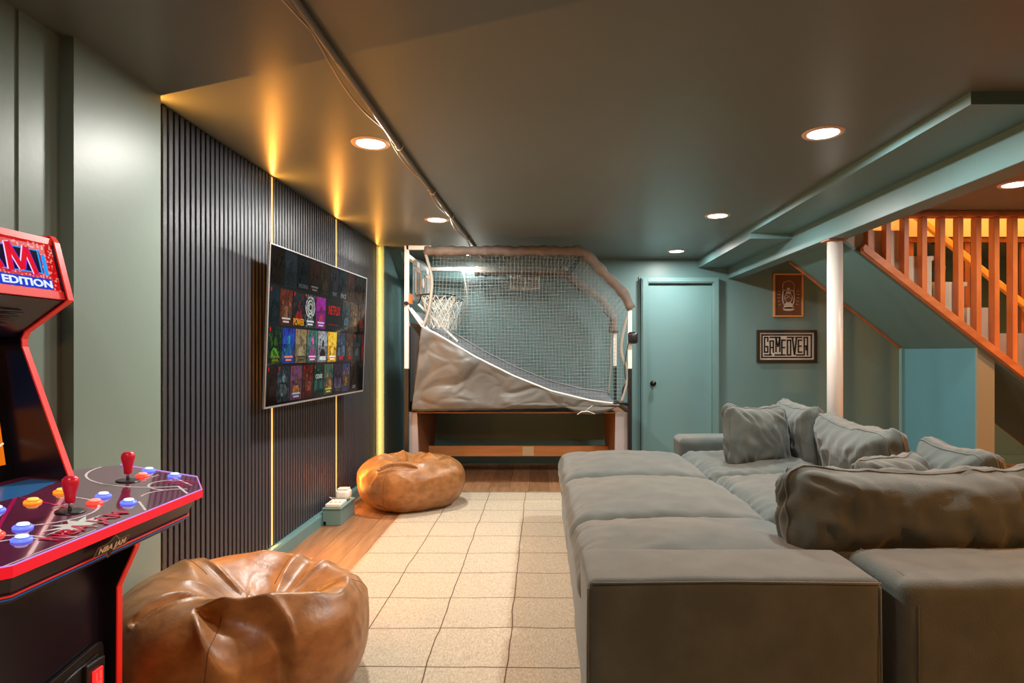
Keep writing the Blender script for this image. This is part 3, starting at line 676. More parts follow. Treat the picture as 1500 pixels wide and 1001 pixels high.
# ================================================================== BEAN BAGS
def beanbag(t, c, R, Ht, crests, leaves, craters, seed, seams, zmid=.20, sx=1.0, sy=1.0, rough=.006):
    bm = B(); nu, nv = 260, 150
    cx, cy = c
    def sd(wx, wy, ax, ay, bx, by):
        dx, dy = bx-ax, by-ay; tt = ((wx-ax)*dx+(wy-ay)*dy)/(dx*dx+dy*dy); tc_ = max(0, min(1, tt))
        return math.hypot(wx-ax-dx*tc_, wy-ay-dy*tc_), tc_
    def surf(th, v):
        a = v*PI; ca, sa = math.cos(a), math.sin(a)
        lob = 1+.035*math.sin(3*th+seed)+.02*math.sin(5*th+seed*2)
        if v < .5: r = R*max(0, sa)**.72; z = zmid+(Ht-zmid)*abs(ca)**.72
        else: r = R*max(0, sa)**.42; z = zmid*(1-abs(ca)**.75*1.12)
        if v >= .5: r *= 1-.12*(v-.5)*2
        x = r*math.cos(th)*lob*sx; y = r*math.sin(th)*lob*sy
        wx, wy = x+cx, y+cy
        up = max(0, min(1, (z-.02)/.16)); fade = 1 if v < .58 else max(0, 1-(v-.58)*5)
        topw = max(0, min(1, (.46-v)*7))
        nr = Vector((math.cos(th)*sa, math.sin(th)*sa, max(ca, -.1)))
        p = Vector((x, y, z))
        wr = .022*noise.noise(Vector((wx*4, wy*4, z*4+seed)))
        for (qx, qy, rad, dep, kk) in craters:
            dx, dy = wx-qx, wy-qy; dd = math.hypot(dx, dy)/rad; an = math.atan2(dy, dx)
            e = math.exp(-dd**2.4)
            p.z -= dep*e*topw
            # gathers running into the hollow
            rg = abs(math.sin(an*kk/2+2.2*noise.noise(Vector((math.cos(an)*1.2, math.sin(an)*1.2, seed)))+dd*.5))
            p.z += (.030*(1-rg)**2-.010)*topw*math.exp(-((dd-.85)/.55)**2)
        disp = 0
        for (ax, ay, bx, by, w_, A) in crests:
            d, tt = sd(wx+wr, wy-wr, ax, ay, bx, by)
            disp += A*math.exp(-(d/w_)**1.35)*(.35+.65*math.sin(PI*tt))*fade
        for (ax, ay, bx, by, w_, A) in leaves:
            d, tt = sd(wx+wr*.8, wy+wr*.8, ax, ay, bx, by)
            ww = w_*(.12+.88*math.sin(PI*min(1, max(0, tt)))**.8); q = d/ww
            if q < 1: disp -= A*(1-q*q)**1.0*fade
            disp += A*.30*math.exp(-((q-1.05)/.28)**2)*fade
        q = Vector((wx*2.2, wy*2.2, p.z*2.2))+Vector((seed, seed, seed))
        disp += rough*1.6*noise.noise(q)*up
        cr = 1-abs(noise.noise(q*2.2+Vector((noise.noise(q*1.4), noise.noise(q*1.4+Vector((3, 1, 2))), 0))*1.3))*4
        disp += rough*.8*max(0, cr)*up*(1.0 if v < .5 else max(.1, 1.3-v*1.9))
        # slack folds at the floor
        if v > .72: disp += .010*math.sin(th*11+3*noise.noise(Vector((math.cos(th)*2, math.sin(th)*2, seed))))*(1-abs(v-.80)*9 if abs(v-.80) < .11 else 0)
        p += nr*disp
        p.z = max(p.z, .0)
        return Vector((p.x+cx, p.y+cy, p.z+.012))
    top = bm.verts.new(surf(0, 0)); bot = bm.verts.new(surf(0, 1))
    rings = [[bm.verts.new(surf(2*PI*k/nu, j/nv)) for k in range(nu)] for j in range(1, nv)]
    for k in range(nu):
        bm.faces.new((top, rings[0][k], rings[0][(k+1) % nu])); bm.faces.new((bot, rings[-1][(k+1) % nu], rings[-1][k]))
    for j in range(len(rings)-1):
        for k in range(nu): bm.faces.new((rings[j][k], rings[j+1][k], rings[j+1][(k+1) % nu], rings[j][(k+1) % nu]))
    body = obj('bag_body', bm, LEATHER, t, True)
    md = body.modifiers.new('s', 'SMOOTH'); md.factor = .5; md.iterations = 3
    for th, v0, v1 in seams:
        bm = B(); tube(bm, [surf(th+.07*math.sin(5*(v0+(v1-v0)*i/50)), v0+(v1-v0)*i/50)-Vector((0, 0, .0)) for i in range(51)], .0017, 5)
        obj('seam', bm, SEAM, body, True)
    return body
t = thing('bean_bag', 'larger creased tan leather bean bag in the foreground beside the arcade machine', 'bean bag', (-1.09, 2.21, 0), group='tan leather bean bags')
beanbag(t, (-1.085, 2.205), .440, .475,
        [(-1.10, 1.97, -.96, 1.93, .035, .030), (-.96, 1.93, -.72, 2.09, .045, .045), (-.72, 2.09, -.76, 2.30, .05, .035), (-1.38, 2.34, -1.22, 2.16, .055, .045),
         (-1.22, 2.50, -1.08, 2.54, .05, .030), (-.98, 2.52, -.84, 2.42, .05, .025)],
        [(-1.08, 1.905, -.79, 1.875, .072, .050), (-1.27, 1.86, -1.10, 2.08, .036, .052), (-.84, 2.33, -.98, 2.16, .05, .03)],
        [(-1.02, 2.27, .25, .19, 6)], 2.3, [(-1.42, .22, .80), (1.4, .1, .8), (2.75, .1, .75), (.35, .1, .75)])
t = thing('bean_bag', 'smaller tan leather bean bag at the far end of the slat wall', 'bean bag', (-1.055, 4.92, 0), group='tan leather bean bags')
beanbag(t, (-1.065, 4.93), .425, .41,
        [(-1.34, 4.92, -1.20, 4.84, .10, .035), (-1.00, 4.84, -.84, 4.90, .09, .035), (-1.10, 5.15, -1.25, 5.10, .10, .02)],
        [(-1.25, 4.60, -.95, 4.62, .040, .032), (-1.12, 5.0, -1.08, 4.78, .045, .035), (-.80, 4.80, -.74, 5.0, .03, .02)],
        [(-1.09, 4.95, .19, .08, 6)], 7.7, [(-1.9, .1, .8), (-.2, .1, .8), (1.2, .1, .8)], sy=.95, rough=.006)

# ================================================================== SOFA
SF = thing('sectional_sofa', 'large grey fabric sectional sofa with blocky arms and a brown-lit front', 'sofa', (1.05, 3.2, 0))
def fp(name, c, d, m=SOFA, parent=None, label=None, **k): return obj(name, puff(c, d, **k), m, parent, True, label=label)
fp('front_arm', (.585, 1.955, .285), (.89, .31, .55), SOFA, SF, rad=.028, n=34, pz=.004, py=.008, wr=.002, seed=3)
fp('corner_block', (1.70, 1.975, .280), (1.22, .35, .54), SOFA, SF, rad=.040, n=34, pz=.010, py=.010, wr=.004, seed=8)
fp('seat_base', (.60, 2.395, .215), (.90, .60, .40), SOFA, SF, rad=.03, n=14, pz=0, wr=.002, seed=5)
fp('seat_cushion', (.600, 2.395, .415), (.925, .62, .15), SOFA, SF, rad=.075, n=36, pz=.060, wr=.006, seed=6, edgew=.003)
for (ya, yb, s) in ((2.12, 2.78, 1), (2.78, 3.70, 2), (3.70, 4.60, 3)):
    fp('seat_base', (1.53, (ya+yb)/2, .20), (.94, yb-ya-.01, .38), SOFA, SF, rad=.03, n=12, pz=0, wr=.002, seed=s)
    fp('seat_cushion', (1.53, (ya+yb)/2, .41), (.96, yb-ya+.015, .15), SOFA, SF, rad=.075, n=44, pz=.055, wr=.008, seed=10+s, edgew=.006)
fp('far_arm', (1.60, 4.74, .30), (1.06, .28, .59), SOFA, SF, rad=.045, n=22, pz=.004, wr=.002, seed=20)
fp('back_frame', (2.045, 3.38, .30), (.15, 2.92, .56), SOFA, SF, rad=.045, n=22, pz=.0, wr=.002, seed=21)
for nm, pts in (('arm_seam', [(.142, 1.800, .54), (.140, 1.797, .30), (.140, 1.797, .02)]), ('arm_seam', [(1.018, 1.801, .54), (1.019, 1.7975, .30), (1.019, 1.7975, .02)]),
                ('block_seam', [(1.13, 2.12, .552), (1.13, 1.87, .552), (1.13, 1.82, .53), (1.13, 1.797, .48), (1.13, 1.793, .02)]), ('arm_seam', [(.15, 1.80, .553), (.58, 1.803, .556), (1.02, 1.80, .553)])):
    bm = B(); tube(bm, cur(pts, 8) if False else pts, .0035, 6); obj(nm, bm, SOFA, SF, True)
OG = 'grey storage ottomans pushed against the sofa'
for (ya, yb, s, lb) in ((2.705, 3.655, 31, 'grey padded storage ottoman nearer the camera, between the sofa arm seat and the farther ottoman'), (3.660, 4.58, 32, 'grey padded storage ottoman at the far end, nearest the basketball game')):
    t = thing('storage_ottoman', lb, 'ottoman', (.60, (ya+yb)/2, 0), group=OG)
    fp('base', (.60, (ya+yb)/2, .20), (.88, yb-ya-.02, .385), SOFA, t, rad=.03, n=14, pz=0, wr=.003, seed=s)
    fp('top_cushion', (.60, (ya+yb)/2, .398), (.935, yb-ya+.015, .165), SOFA, t, rad=.082, n=44, pz=.065, wr=.005, seed=s+4, edgew=.0018)
def RZ(a): return Matrix.Rotation(a, 3, 'Z')
def RX_(a): return Matrix.Rotation(a, 3, 'X')
def RY_(a): return Matrix.Rotation(a, 3, 'Y')
# cushions: local x = width, y = thickness, z = height
def pillow(name, label, c, d, rot, seed, m=SOFA, group=None, cat='cushion', wr=.010, rad=.07, ew=.006, v0=.62):
    bm = puff((0, 0, 0), d, rad=rad, n=38, pz=.01, px=.01, py=.035, wr=wr, seed=seed, edgew=ew)
    def post(co):
        co = co.copy()
        U = abs(co.x)/(d[0]/2); Z = abs(co.z)/(d[2]/2)
        co.y *= 1-.45*max(0, min(1, max(U, Z)))**4
        co.x *= 1+.03*Z**3*U; co.z *= 1+.05*U**3*Z
        co.z -= .030*max(0, 1-min(1, U)**2)*max(0, min(1, co.z/(d[2]/2)))
        return rot @ co+Vector(c)
    pip = []
    keep = set(v for v in bm.verts)
    for sg in (-1, 1):
        P = []
        N4 = 26
        loop = [(-1+2*i/N4, -1) for i in range(N4)]+[(1, -1+2*i/N4) for i in range(N4)]+[(1-2*i/N4, 1) for i in range(N4)]+[(-1, 1-2*i/N4) for i in range(N4)]
        for (a, b) in loop: P.append(post(puff.ev(a*.9999, sg*v0, b*.9999).co))
        pip.append(P)
    for v in [v for v in bm.verts if v not in keep]: bm.verts.remove(v)
    for v in bm.verts: v.co = post(v.co)
    t = thing(name, label, cat, c, group=group)
    obj('cushion_body', bm, m, t, True)
    for P in pip:
        bm = B(); tube(bm, P, .0042, 6, closed=True); obj('piping', bm, m, t, True)
    return t
CG = 'grey back cushions along the sofa'
pillow('back_cushion', 'grey back cushion at the far end of the sofa, behind the square throw pillow', (1.84, 4.24, .675), (.74, .20, .44), RZ(PI/2-.12) @ RX_(-.16), 41, group=CG)
pillow('back_cushion', 'grey back cushion mid-sofa between the square pillow and the small crumpled one', (1.82, 3.42, .655), (.92, .22, .40), RZ(PI/2-.10) @ RX_(-.20), 44, group=CG)
pillow('back_cushion', 'grey back cushion at the near right, showing behind the big brown cushion', (1.90, 2.70, .650), (.50, .18, .38), RZ(PI/2-.1) @ RX_(-.22), 47, group=CG)
pillow('throw_pillow', 'square grey throw pillow leaning at the far end of the seat', (1.46, 4.07, .685), (.48, .17, .42), RZ(.35) @ RX_(-.25) @ RY_(.06), 52, cat='pillow', ew=.009)
pillow('throw_pillow', 'small crumpled brownish-grey pillow peeking above the big brown cushion', (1.60, 2.66, .615), (.46, .14, .38), RZ(.5) @ RX_(-.5), 57, cat='pillow', wr=.014, ew=.012)
pillow('back_cushion', 'big brown-lit back cushion lying behind the near corner block', (1.46, 2.32, .640), (1.02, .24, .33), RZ(-.03) @ RX_(-.20), 63, SOFA, group=CG, wr=.016, rad=.09, ew=.010)

# ================================================================== BASKETBALL GAME
BG = thing('basketball_game', 'folding double hoop basketball arcade game with net and grey fabric cover', 'basketball game', (-.2, 6.05, 0))
YA, YC = 5.50, 6.60
XL, XRt = -1.225, .815
ZT, ZTb = 2.228, 2.188
for y, zt in ((YA, ZT), (YC, ZTb)):
    obj('post', box(B(), XL-.018, XL+.018, y-.018, y+.018, 1.105, zt), WHITEM, BG, label='white upper tube')
    obj('post', box(B(), XL-.018, XL+.018, y-.018, y+.018, 0, 1.104), BLACKM, BG, label='black lower tube')
    zb = 1.105
    obj('post', box(B(), XRt-.018, XRt+.018, y-.018, y+.018, zb, 1.66), WHITEM, BG, label='white upper tube')
    obj('post', box(B(), XRt-.018, XRt+.018, y-.018, y+.018, 0, zb-.001), BLACKM, BG, label='black lower tube')
    obj('top_tube', box(B(), XL, -1.0 if y == YA else .3, y-.018, y+.018, zt-.036, zt), WHITEM, BG)
bm = B(); box(bm, XL-.017, XL+.017, YA, YC, 2.12, 2.156); box(bm, XL-.017, XL+.017, YA, YC, 1.50, 1.53); obj('cross_tube', bm, WHITEM, BG)
bm = B(); box(bm, XRt-.017, XRt+.017, YA, YC, .70, .735); box(bm, XL-.017, XL+.017, YA, YC, .62, .65); obj('cross_tube', bm, BLACKM, BG)
# padded sleeves
def sleeve(pts, r, name='padded_sleeve'):
    P = []; RR = []
    for i in range(len(pts)-1):
        a, b = Vector(pts[i]), Vector(pts[i+1]); n = max(2, int((b-a).length/.03))
        for k in range(n):
            q = a.lerp(b, k/n); P.append(q+Vector((0, 0, noise.noise(q*6)*.010))); RR.append(r*(1+.22*noise.noise(q*14)+.12*math.sin(q.x*60)))
    P.append(Vector(pts[-1])); RR.append(r)
    bm = B(); tube(bm, P, RR, 12); return obj(name, bm, SLEEVE, BG, True)
sleeve([(-1.06, YA, ZT-.045), (.34, YA, ZT-.045), (.41, YA, ZT-.065), (.77, YA, 1.78), (.83, YA, 1.65)], .044)
sleeve([(-.72, YC, ZTb-.045), (.20, YC, ZTb-.045), (.33, YC, ZTb-.11), (.66, YC, 1.83), (.79, YC, 1.65), (.80, YC, 1.47)], .052)
# side edge bindings of the nets
def cur(pts, n=10):
    P = [Vector(p) for p in pts]; out = []
    for i in range(len(P)-1):
        p0 = P[max(i-1, 0)]; p1 = P[i]; p2 = P[i+1]; p3 = P[min(i+2, len(P)-1)]
        for k in range(n):
            t_ = k/n; out.append(.5*((2*p1)+(p2-p0)*t_+(2*p0-5*p1+4*p2-p3)*t_**2+(-p0+3*p1-3*p2+p3)*t_**3))
    return out+[P[-1]]
BIND = mat('net_binding', (.30, .28, .24), .8)
for pts in ([(-1.06, YA, 2.18), (-1.0, YA, 1.95), (-1.0, YA, 1.80), (-1.03, YA, 1.62), (-1.08, YA, 1.48)],
            [(.82, YA, 1.66), (.76, YA, 1.45), (.74, YA, 1.25), (.80, YA, 1.05), (.74, YA, .80)]):
    bm = B(); tube(bm, cur(pts), .014, 8); obj('net_binding', bm, BIND, BG, True)
for pts in ([(-.86, YC, 2.14), (-.82, YC, 1.95), (-.82, YC, 1.75), (-.90, YC, 1.55)],
            [(.80, YC, 1.50), (.765, YC, 1.3), (.77, YC, 1.1), (.74, YC, .80)]):
    bm = B(); tube(bm, cur(pts), .010, 8); obj('net_binding', bm, BIND, BG, True)
# nets: strands clipped to polygons in an XZ plane
def netplane(poly, y, pitch, r, slant=.0, bulge=0.0):
    bm = B(); n = len(poly)
    def clip(fn, lo, hi, vert):
        c = lo
        while c < hi:
            xs = []
            for i in range(n):
                a, b = poly[i], poly[(i+1) % n]
                pa, pb = (a[0]+slant*a[1], a[1]-slant*a[0]), (b[0]+slant*b[1], b[1]-slant*b[0])
                k = 0 if vert else 1
                if (pa[k]-c)*(pb[k]-c) < 0:
                    t_ = (c-pa[k])/(pb[k]-pa[k]); xs.append((a[0]+(b[0]-a[0])*t_, a[1]+(b[1]-a[1])*t_))
            xs.sort(key=lambda q: q[1] if vert else q[0])
            for q in range(0, len(xs)-1, 2):
                p0, p1 = xs[q], xs[q+1]; m_ = 10; P = []
                for s in range(m_+1):
                    xx = p0[0]+(p1[0]-p0[0])*s/m_; zz = p0[1]+(p1[1]-p0[1])*s/m_
                    w_ = .010*noise.noise(Vector((xx*2.5, y, zz*2.5)))
                    P.append((xx+w_, y+bulge*noise.noise(Vector((xx*1.5, 3, zz*1.5))), zz+w_*.8))
                tube(bm, P, r, 3, caps=False)
            c += pitch
    xs_ = [p[0]+slant*p[1] for p in poly]; zs = [p[1]-slant*p[0] for p in poly]
    clip(None, min(xs_)+.01, max(xs_), True); clip(None, min(zs)+.01, max(zs), False)
    return bm
DG = [(-1.085, 1.487), (-.92, 1.40), (-.60, 1.21), (-.25, 1.035), (.10, .895), (.45, .81), (.72, .775)]   # diagonal top edge of the cloth
obj('rear_net', netplane([(-.84, 2.15), (.2, 2.15), (.33, 2.08), (.66, 1.80), (.79, 1.62), (.76, 1.2), (.74, .82), (.45, .86), (.1, .95), (-.25, 1.09), (-.6, 1.27), (-.88, 1.43)], YC-.03, .034, .0022, .05, .04), NETM, BG, kind='stuff')
obj('front_net', netplane([(-1.0, 2.18), (.36, 2.18), (.78, 1.74), (.75, 1.25), (.78, 1.0), (.72, .80)]+[(x, z+.02) for x, z in reversed(DG[1:-1])]+[(-1.02, 1.5), (-.99, 1.8)], YA+.02, .034, .0014, -.03, .04), NETM, BG, kind='stuff')
def netquad(a, b, c, d, nu, nv, r):
    a, b, c, d = map(Vector, (a, b, c, d)); bm = B()
    for i in range(nu+1):
        f = i/nu; p, q = a.lerp(b, f), d.lerp(c, f); tube(bm, [p.lerp(q, s/6)-Vector((0, 0, .02*math.sin(PI*s/6))) for s in range(7)], r, 3, caps=False)
    for j in range(nv+1):
        f = j/nv; p, q = a.lerp(d, f), b.lerp(c, f); tube(bm, [p.lerp(q, s/6)-Vector((0, 0, .02*math.sin(PI*f))) for s in range(7)], r, 3, caps=False)
    return bm
obj('top_net', netquad((-1.0, YA, 2.17), (.36, YA, 2.17), (.25, YC, 2.13), (-.84, YC, 2.13), 34, 26, .0018), NETM, BG, kind='stuff')
obj('end_net', netquad((.39, YA, 2.15), (.80, YA, 1.68), (.78, YC, 1.62), (.30, YC, 2.06), 14, 26, .0018), NETM, BG, kind='stuff')
# grey cloth front
def dz(x):
    for (xa, za), (xb, zb) in zip(DG, DG[1:]):
        if x <= xb: return za+(zb-za)*max(0, (x-xa))/(xb-xa)
    return DG[-1][1]
bm = B(); nx, nz = 120, 54; G = []
for i in range(nx+1):
    f = i/nx; col = []
    for j in range(nz+1):
        g = j/nz
        xt = -1.085+1.80*f; xb = -1.175+1.885*f
        x = xb+(xt-xb)*g; zb = .724+.045*f; z = zb+(dz(xt)-zb)*g
        q = Vector((x*3, 0, z*3)); s = min(1, g*(1-g)*8+.15)
        rd = 1-abs(noise.noise(Vector((x*2.2+z*2.5, 1, z*4.5-x*1.5))))*2.4
        rd2 = 1-abs(noise.noise(Vector((x*6-z*4, 5, z*8+x*3))))*2.2
        wq = Vector((x*1.5+z*1.6+.5*noise.noise(q), .3, z*2.6-x*1.5+.5*noise.noise(q+Vector((5, 5, 5)))))
        va = noise.voronoi(wq)[0]; vb = noise.voronoi(wq*2.3+Vector((4, 2, 7)))[0]
        yy = YA-.030-(.050*min(.5, va[1]-va[0])+.030*min(.35, vb[1]-vb[0])+.030*noise.noise(q*1.2))*s+.012*s
        col.append(bm.verts.new((x, yy, z+.004*noise.noise(q*4))))
    G.append(col)
for i in range(nx):
    for j in range(nz): bm.faces.new((G[i][j], G[i+1][j], G[i+1][j+1], G[i][j+1]))
o = obj('fabric_cover', bm, CLOTH, BG, True); md = o.modifiers.new('t', 'SOLIDIFY'); md.thickness = .003
bm = B(); tube(bm, [(-1.17+1.88*k/60, YA-.015, (.724+.045*k/60)+.006*noise.noise(Vector((k*.5, 0, 0)))) for k in range(61)], [.012+.005*noise.noise(Vector((k*.8, 2, 0))) for k in range(61)], 8)
obj('cover_hem', bm, CLOTH, BG, True)
# drooping flap
bm = B(); n = 30; T_ = []; 
prof = [(.20, 0), (.27, .035), (.36, .075), (.46, .082), (.55, .072), (.63, .045), (.71, 0)]
for k, (x, d) in enumerate(prof):
    T_.append([bm.verts.new((x, YA-.028-.03*math.sin(PI*s/5)*min(1, d*20), .765-.002-d*s/5)) for s in range(6)])
for i in range(len(T_)-1):
    for s in range(5): bm.faces.new((T_[i][s], T_[i][s+1], T_[i+1][s+1], T_[i+1][s]))
o = obj('cover_flap', bm, CLOTH, BG, True); md = o.modifiers.new('t', 'SOLIDIFY'); md.thickness = .003; o.modifiers.new('s', 'SUBSURF').levels = 2
bm = B(); tube(bm, [(.33, YA-.06, .690), (.37, YA-.062, .715), (.43, YA-.062, .718), (.49, YA-.06, .695)], .004, 6); tube(bm, cur([(.40, YA-.062, .717), (.44, YA-.06, .75), (.47, YA-.05, .77)]), .002, 5); obj('drawstring', bm, NETW, BG, True)
bm = B(); tube(bm, [(x, YA-.02, z+.004) for x, z in [(-1.225+.02, 1.66)]+DG], .009, 8); obj('white_piping', bm, NETW, BG, True)
bm = B(); tube(bm, [(x, YC-.06, z+.05) for x, z in DG], .008, 8); obj('rear_piping', bm, mat('grey_piping', (.25, .26, .28), .7), BG, True)
# ramp surface
bm = B(); G = []
for i in range(61):
    x = -1.20+1.92*i/60; z = dz(x) if x > -1.085 else 1.487+(-1.085-x)*1.4
    G.append([bm.verts.new((x, YA+(YC-.07-YA)*j/12, z+.04*j/12-.02*math.sin(PI*j/12)+.01*noise.noise(Vector((x*5, j*.5, 0))))) for j in range(13)])
for i in range(60):
    for j in range(12): bm.faces.new((G[i][j], G[i+1][j], G[i+1][j+1], G[i][j+1]))
o = obj('return_ramp', bm, mat('ramp_cloth', (.11, .12, .135), .7, (.15, .16, .175), 8), BG, True); md = o.modifiers.new('t', 'SOLIDIFY'); md.thickness = .004
# side banner cloth below the hoops
obj('side_panel', box(B(), XL-.006, XL+.006, YA+.03, YC-.03, .66, 1.49), mat('side_cloth', (.018, .02, .022), .8), BG)
bm = prism(B(), [(XL+.02, 1.50), (-1.10, 1.475), (-1.10, 1.455), (-1.17, .80), (XL+.02, .80)], 'y', YA+.05, YA+.06); obj('side_flap', bm, MC['side_cloth'], BG)
obj('orange_badge', box(B(), XL+.020, XL+.034, YA-.02, YA+.10, 1.70, 1.79), ORANGE, BG)
bm = B()
for (p, q) in (((-1.20, YA+.05, 1.66), (-1.0, YA+.05, 1.42)), ((-1.18, YA+.3, 1.72), (-.80, YA+.3, 1.36))): bar(bm, p, q, .012, .02, (0, 1, 0))
obj('brace', bm, WHITEM, BG)
# backboard and hoops
XBB = -1.185
BBM = mat('clear_board', (.35, .45, .46), .15, alpha=.35)
pts = [(5.60, 1.74), (5.60, 2.08)]+[(6.05-.45*math.cos(PI*k/16), 2.08+.085*math.sin(PI*k/16)) for k in range(17)]+[(6.50, 2.08), (6.50, 1.74)]
obj('backboard', prism(B(), pts, 'x', XBB-.008, XBB), BBM, BG)
for yc in (5.82, 6.28):
    bm = B()
    for (a0, a1, b0, b1) in ((yc-.13, yc+.13, 1.80, 1.815), (yc-.13, yc+.13, 2.03, 2.045), (yc-.13, yc-.115, 1.80, 2.045), (yc+.115, yc+.13, 1.80, 2.045)):
        box(bm, XBB, XBB+.004, a0, a1, b0, b1)
    obj('target_square', bm, mat('orange_line', (.8, .35, .15), .4), BG)
    obj('score_patch', box(B(), XBB, XBB+.003, yc-.05, yc+.05, 2.075, 2.125), WHITE, BG)
bm = B(); lathe(bm, [(.05, 0), (.05, .004)], (XBB, 6.05, 1.95), 20, Matrix.Rotation(PI/2, 4, 'Y')); obj('round_emblem', bm, WHITE, BG, label='small round white emblem')
for k, yc in enumerate((5.80, 6.30)):
    hc = Vector((-.985, yc, 1.80)); r = .172
    hp = obj('hoop', tube(B(), [hc+Vector((r*math.cos(2*PI*q/36), r*math.sin(2*PI*q/36), 0)) for q in range(36)], .007, 8, closed=True), BLACKM, BG, True)
    bm = B(); tube(bm, [(XBB, yc-.06, 1.80), (-1.13, yc-.10, 1.80)], .006); tube(bm, [(XBB, yc+.06, 1.80), (-1.13, yc+.10, 1.80)], .006); tube(bm, [(XBB, yc, 1.72), (-1.15, yc, 1.795)], .006)
    obj('hoop_bracket', bm, BLACKM, hp)
    bm = B(); nn = 12
    def npnt(a, lv):
        rr = [.168, .150, .128, .112, .105, .100][lv]; z = 1.795-[0, .065, .13, .19, .25, .31][lv]
        jj = .012*noise.noise(Vector((a*2, lv*1.7, k*3.)))
        return Vector((hc.x+(rr+jj)*math.cos(a), hc.y+(rr+jj)*math.sin(a), z+jj))
    for q in range(nn):
        for sg in (-1, 1):
            tube(bm, [npnt(2*PI*(q+sg*lv*.5)/nn, lv) for lv in range(6)], .0042, 5, caps=False)
    obj('hoop_net', bm, NETW, hp, True)
# base cabinet sides and stretcher
for s, xa, xb in ((1, -1.235, -1.140), (-1, .69, .80)):
    bm = B()
    x_in = xb if s == 1 else xa
    pts = [(YA+.05, 0), (YA+.05, .69), (YC, .69), (YC, .45), (6.20, .0)]
    prism(bm, pts, 'x', xa, xb)
    side = obj('side_leg', bm, LEGW, BG, bevel=.003)
    obj('grey_front', prism(B(), [(xa-.002, 0.0), (xa-.002, .70), (xb+.002, .70), (xb+.006+(.02 if s == 1 else 0), 0)] if s == 1 else [(xa-.012, 0.0), (xa-.002, .70), (xb+.002, .70), (xb+.002, 0)], 'y', YA+.028, YA+.05), GREYL, side, label='grey laminate front edge')
obj('stretcher', box(B(), -1.14, .69, 6.12, 6.15, .195, .300), BEAMW, BG, bevel=.003, label='orange wooden stretcher board')
obj('square_plate', box(B(), -.185, -.07, 6.112, 6.12, .200, .295), mat('plate_beige', (.55, .47, .30), .5), BG)
obj('cabinet_top', box(B(), -1.235, .80, YA+.05, YC, .69, .70), LEGW, BG)
obj('rear_panel', box(B(), -1.14, .69, 6.56, 6.60, .30, .69), mat('panel_green_grey', (.10, .16, .145), .6), BG)
# control box on right post, straps
bm = puff((XRt+.022, YA-.045, 1.385), (.085, .06, .10), .018, 8, .004, 0, .004, 0)
obj('score_unit', bm, BLACKP, BG, True)
bm = B(); tube(bm, cur([(.80, YA-.03, 1.34), (.775, YA-.02, 1.2), (.77, YA, 1.05), (.80, YA, .95)]), .004, 6); tube(bm, cur([(.805, YA, 1.0), (.76, YA, .93), (.75, YA, .85), (.73, YA, .78)]), .010, 6); obj('loose_cable', bm, BLACKP, BG, True)
bm = B(); tube(bm, [(.66, YA-.02, .78), (.70, YA-.03, .80), (.80, YA-.02, .775)], .014, 8); obj('player_end_tube', bm, BLACKM, BG, True)
bm = B(); lathe(bm, [(.02, -.012), (.02, .012)], (XL, YA-.02, 1.70), 12, Matrix.Rotation(PI/2, 4, 'X')); obj('bolt_cap', bm, BLACKP, BG)
t = thing('game_ball', 'dark rounded item with a red tip on the floor behind the ottoman', 'ball', (.53, 5.55, 0))
bm = B(); lathe(bm, [(.001, .13+.11)]+[(.12*math.sin(PI*k/12), .12+.12*math.cos(PI*k/12)) for k in range(1, 12)]+[(.001, 0)], (.53, 5.95, .26-.255), 20); obj('ball_body', bm, BLACKP, t, True)
bm = B(); lathe(bm, [(.02, 0), (.022, .02), (.012, .035)], (.60, 5.88, .19), 12); obj('red_tip', bm, RED, t, True)

# ================================================================== ARCADE MACHINE
AR = thing('arcade_machine', 'black stand-up arcade cabinet with red edging, lit sign and glowing buttons at the left', 'arcade machine', (-1.40, 1.44, 0))
Y0, Y1 = 1.14, 1.735
CAB = mat('cabinet_black', (0.008, 0.007, 0.018), 0.28, spec=.6)
prof = [(-1.60, 0), (-1.215, 0), (-1.212, .30), (-1.211, .575), (-1.160, .69), (-1.160, .80), (-1.340, .862), (-1.4825, 1.262), (-1.484, 1.285), (-1.474, 1.306), (-1.351, 1.396), (-1.392, 1.560), (-1.404, 1.577), (-1.60, 1.577)]
for ya, yb, lab in ((Y0, Y0+.018, None), (Y1-.018, Y1, None)):
    sp = obj('side_panel', prism(B(), prof, 'y', ya, yb), CAB, AR)
    P = prof[1:]
    bm = B()
    for a, b in zip(P, P[1:]):
        d = Vector((b[0]-a[0], 0, b[1]-a[1])); nn = Vector((d.z, 0, -d.x)).normalized()
        A = Vector((a[0], (ya+yb)/2, a[1]))+nn*.0005; Bq = Vector((b[0], (ya+yb)/2, b[1]))+nn*.0005
        bar(bm, A-d.normalized()*.001, Bq+d.normalized()*.001, yb-ya+.002, .004, (0, 1, 0))
    obj('edge_molding', bm, RED, sp)
yi0, yi1 = Y0+.018, Y1-.018
obj('front_panel', box(B(), -1.262, -1.25, yi0, yi1, 0, .66), CAB, AR)
obj('back_panel', box(B(), -1.60, -1.588, yi0, yi1, 0, 1.57), CAB, AR)
obj('top_panel', box(B(), -1.588, -1.41, yi0, yi1, 1.555, 1.572), CAB, AR)
